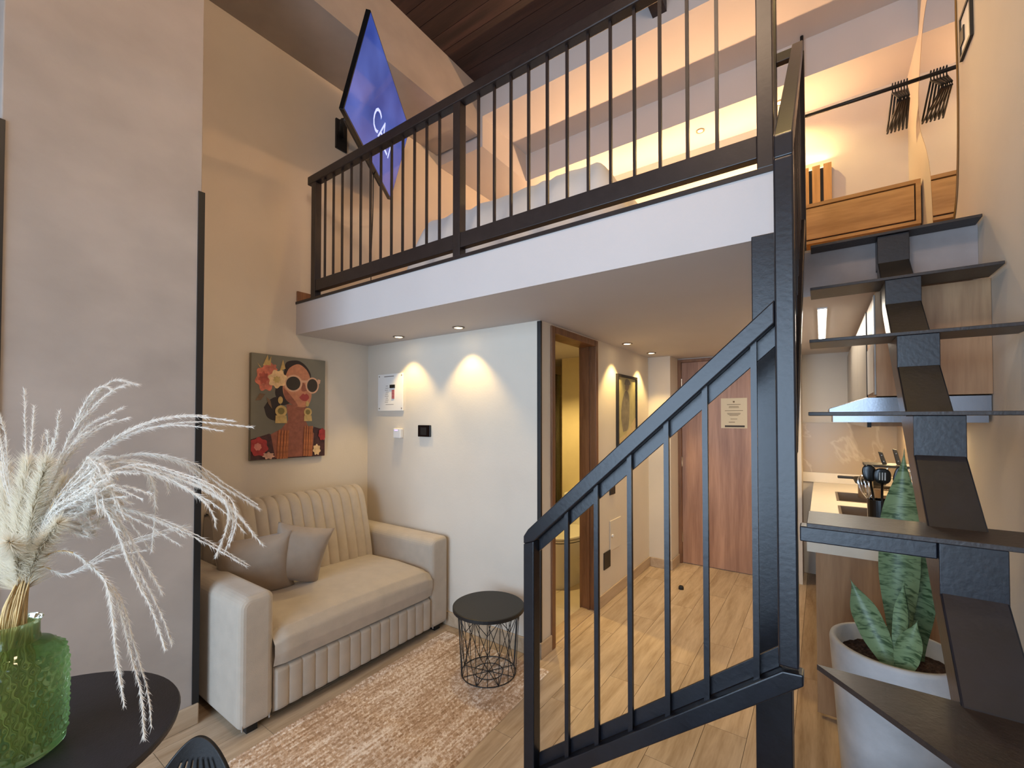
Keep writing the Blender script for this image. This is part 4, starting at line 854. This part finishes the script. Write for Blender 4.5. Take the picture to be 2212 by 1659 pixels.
def stem(label, pts, dep, kind='fine', hs=1.0, hair0=.3):
    t = thing('pampas_stem', label, 'dried grass', (vx, vy, vz + .01), 'dried grass stems in the green vase')
    n = len(pts); P3 = [at(p[0], p[1], dep * (i / (n - 1)) ** 1.3) for i, p in enumerate(pts)]
    b0_ = Vector((vx + rng.uniform(-.04, .04), vy + rng.uniform(-.04, .04), vz + .012)); neck = Vector((vx + rng.uniform(-.022, .022), vy + rng.uniform(-.022, .022), vz + .29))
    path = spline([b0_, neck] + P3, 70); L = len(path)
    cut = int(L * .42); MB().tube(path[:cut + 1], .0016, 5).build('stalk', PG, t, smooth=True)
    MB().tube(path[cut:], [.0014 * (1 - .75 * i / (L - cut)) for i in range(L - cut)], 4).build('stem_tip', PW, t, smooth=True)
    hb_ = MB(); fine = kind == 'fine'
    def hairs(pa, cnt, h0):
        LL = len(pa)
        for q in range(cnt):
            f = h0 + (1 - h0) * rng.random(); k = min(int(f * (LL - 1)), LL - 2); p = pa[k].lerp(pa[k + 1], rng.random()); d = (pa[k + 1] - pa[k]).normalized()
            r3 = Vector((rng.gauss(0, 1), rng.gauss(0, 1), rng.gauss(0, 1))); r3 = (r3 - d * r3.dot(d)).normalized()
            ln = (rng.uniform(.009, .021) if fine else rng.uniform(.03, .075)) * (1 - .45 * f)
            tip = p + d * ln + r3 * ln * (rng.uniform(.15, .8) if fine else rng.uniform(.2, .95)) + Vector((0, 0, -ln * .15))
            sd3 = d.cross(r3) * (.0007 if fine else .0007); hb_.add([p + sd3, p - sd3, tip], [(0, 1, 2)])
            w2 = r3 * (.0006 if fine else .0006); hb_.add([p + w2, p - w2, tip], [(0, 1, 2)])
    hairs(path, int((620 if fine else 2100) * hs), hair0)
    if fine:
        for c in range(3):
            k0_ = int(L * rng.uniform(.42, .62)); k1_ = int(L * rng.uniform(.8, .97)); off = Vector((rng.gauss(0, 1), rng.gauss(0, 1), rng.gauss(0, .6))).normalized() * rng.uniform(.012, .034)
            sub = [path[k] + off * math.sin(1.3 * (k - k0_) / max(1, k1_ - k0_)) + Vector((0, 0, -.012 * ((k - k0_) / max(1, k1_ - k0_)) ** 2)) for k in range(k0_, k1_ + 1)]
            hb_.tube(sub, .0008, 4); hairs(sub, int(200 * hs), .1)
    hb_.build('plume', PW if fine else PC, t, recalc=False)['kind'] = 'stuff'
stem('longest white grass stem reaching right across to the portrait canvas', [(75, 1180), (150, 1030), (270, 945), (400, 912), (545, 922)], .05, hs=1.5)
stem('white grass stem arching over the black trim, upper of two', [(80, 1180), (150, 1060), (270, 985), (400, 1000), (480, 1050), (560, 1098)], .10, hs=1.5)
stem('white grass stem arching over the sofa back, its tip lowest of the pair', [(85, 1190), (150, 1080), (270, 1010), (400, 1040), (490, 1090), (567, 1176)], .0, hs=1.6)
stem('short white grass spray hanging straight down before the sofa back', [(85, 1190), (160, 1070), (280, 1005), (400, 1030), (475, 1070), (494, 1120), (466, 1204)], -.03, hs=1.3)
stem('thick drooping white stem curving down in front of the concrete wall', [(75, 1190), (120, 1080), (170, 1060), (235, 1110), (280, 1215), (325, 1310), (357, 1400)], -.08, hs=2.2)
stem('drooping cream stem hanging lowest over the black table', [(80, 1220), (140, 1190), (200, 1225), (250, 1290), (280, 1400), (305, 1500), (312, 1595)], -.12, hs=2.0)
stem('straight tan stem crossing toward the sofa cushions', [(85, 1210), (180, 1090), (290, 1105), (400, 1150), (530, 1222)], .04, hs=1.2)
stem('upright feathery stem with the highest tip', [(75, 1190), (110, 1040), (175, 900), (240, 825), (297, 830)], .05, hs=1.6)
stem('white stem just below the highest tip', [(75, 1190), (115, 1040), (180, 930), (266, 880)], -.02, hs=1.2)
stem('thin upright white sprig at the far left', [(55, 1190), (58, 1040), (55, 930), (53, 842)], .02, hs=.8)
stem('upright sprig with a small seed tuft', [(68, 1190), (95, 1040), (120, 950), (128, 890)], -.05, hs=.9)
stem('tan stem bending out at the left edge', [(45, 1190), (20, 1040), (10, 930), (-20, 860)], .0, hs=1.0)
stem('white stem ending in a vertical droop before the concrete', [(78, 1190), (150, 1060), (250, 1000), (320, 1020), (335, 1090), (328, 1190)], .06, hs=1.4)
stem('tan stem running level out of the bunch', [(80, 1230), (150, 1240), (240, 1190), (330, 1160), (410, 1137)], .1, hs=.7)
for k in range(16):
    yv = 985 + k * 9 + rng.uniform(-12, 12); xe = rng.uniform(215, 410) - 4 * k; de = rng.uniform(-.14, .14)
    dr_ = rng.uniform(-30, 90)
    stem('short fine white stem in the middle of the dried bouquet', [(72, 1200), (115 + rng.uniform(-12, 12), 1090 + k * 3), (190, yv + 25), ((190 + xe) / 2, yv), (xe, yv + dr_)], de, hs=.9)
for k, (a, b_, c_) in enumerate((((35, 1200), (45, 1090), (62, 1000)), ((55, 1200), (75, 1090), (100, 1000)), ((20, 1210), (15, 1100), (8, 1010)), ((70, 1210), (95, 1120), (140, 1040)), ((40, 1270), (35, 1200), (20, 1170)), ((60, 1260), (85, 1190), (125, 1130)), ((30, 1260), (10, 1180), (-20, 1120)))):
    stem('fluffy cream plume at the heart of the dried bouquet', [a, b_, c_], rng.uniform(-.09, .05), 'plume', 1.3, .45)
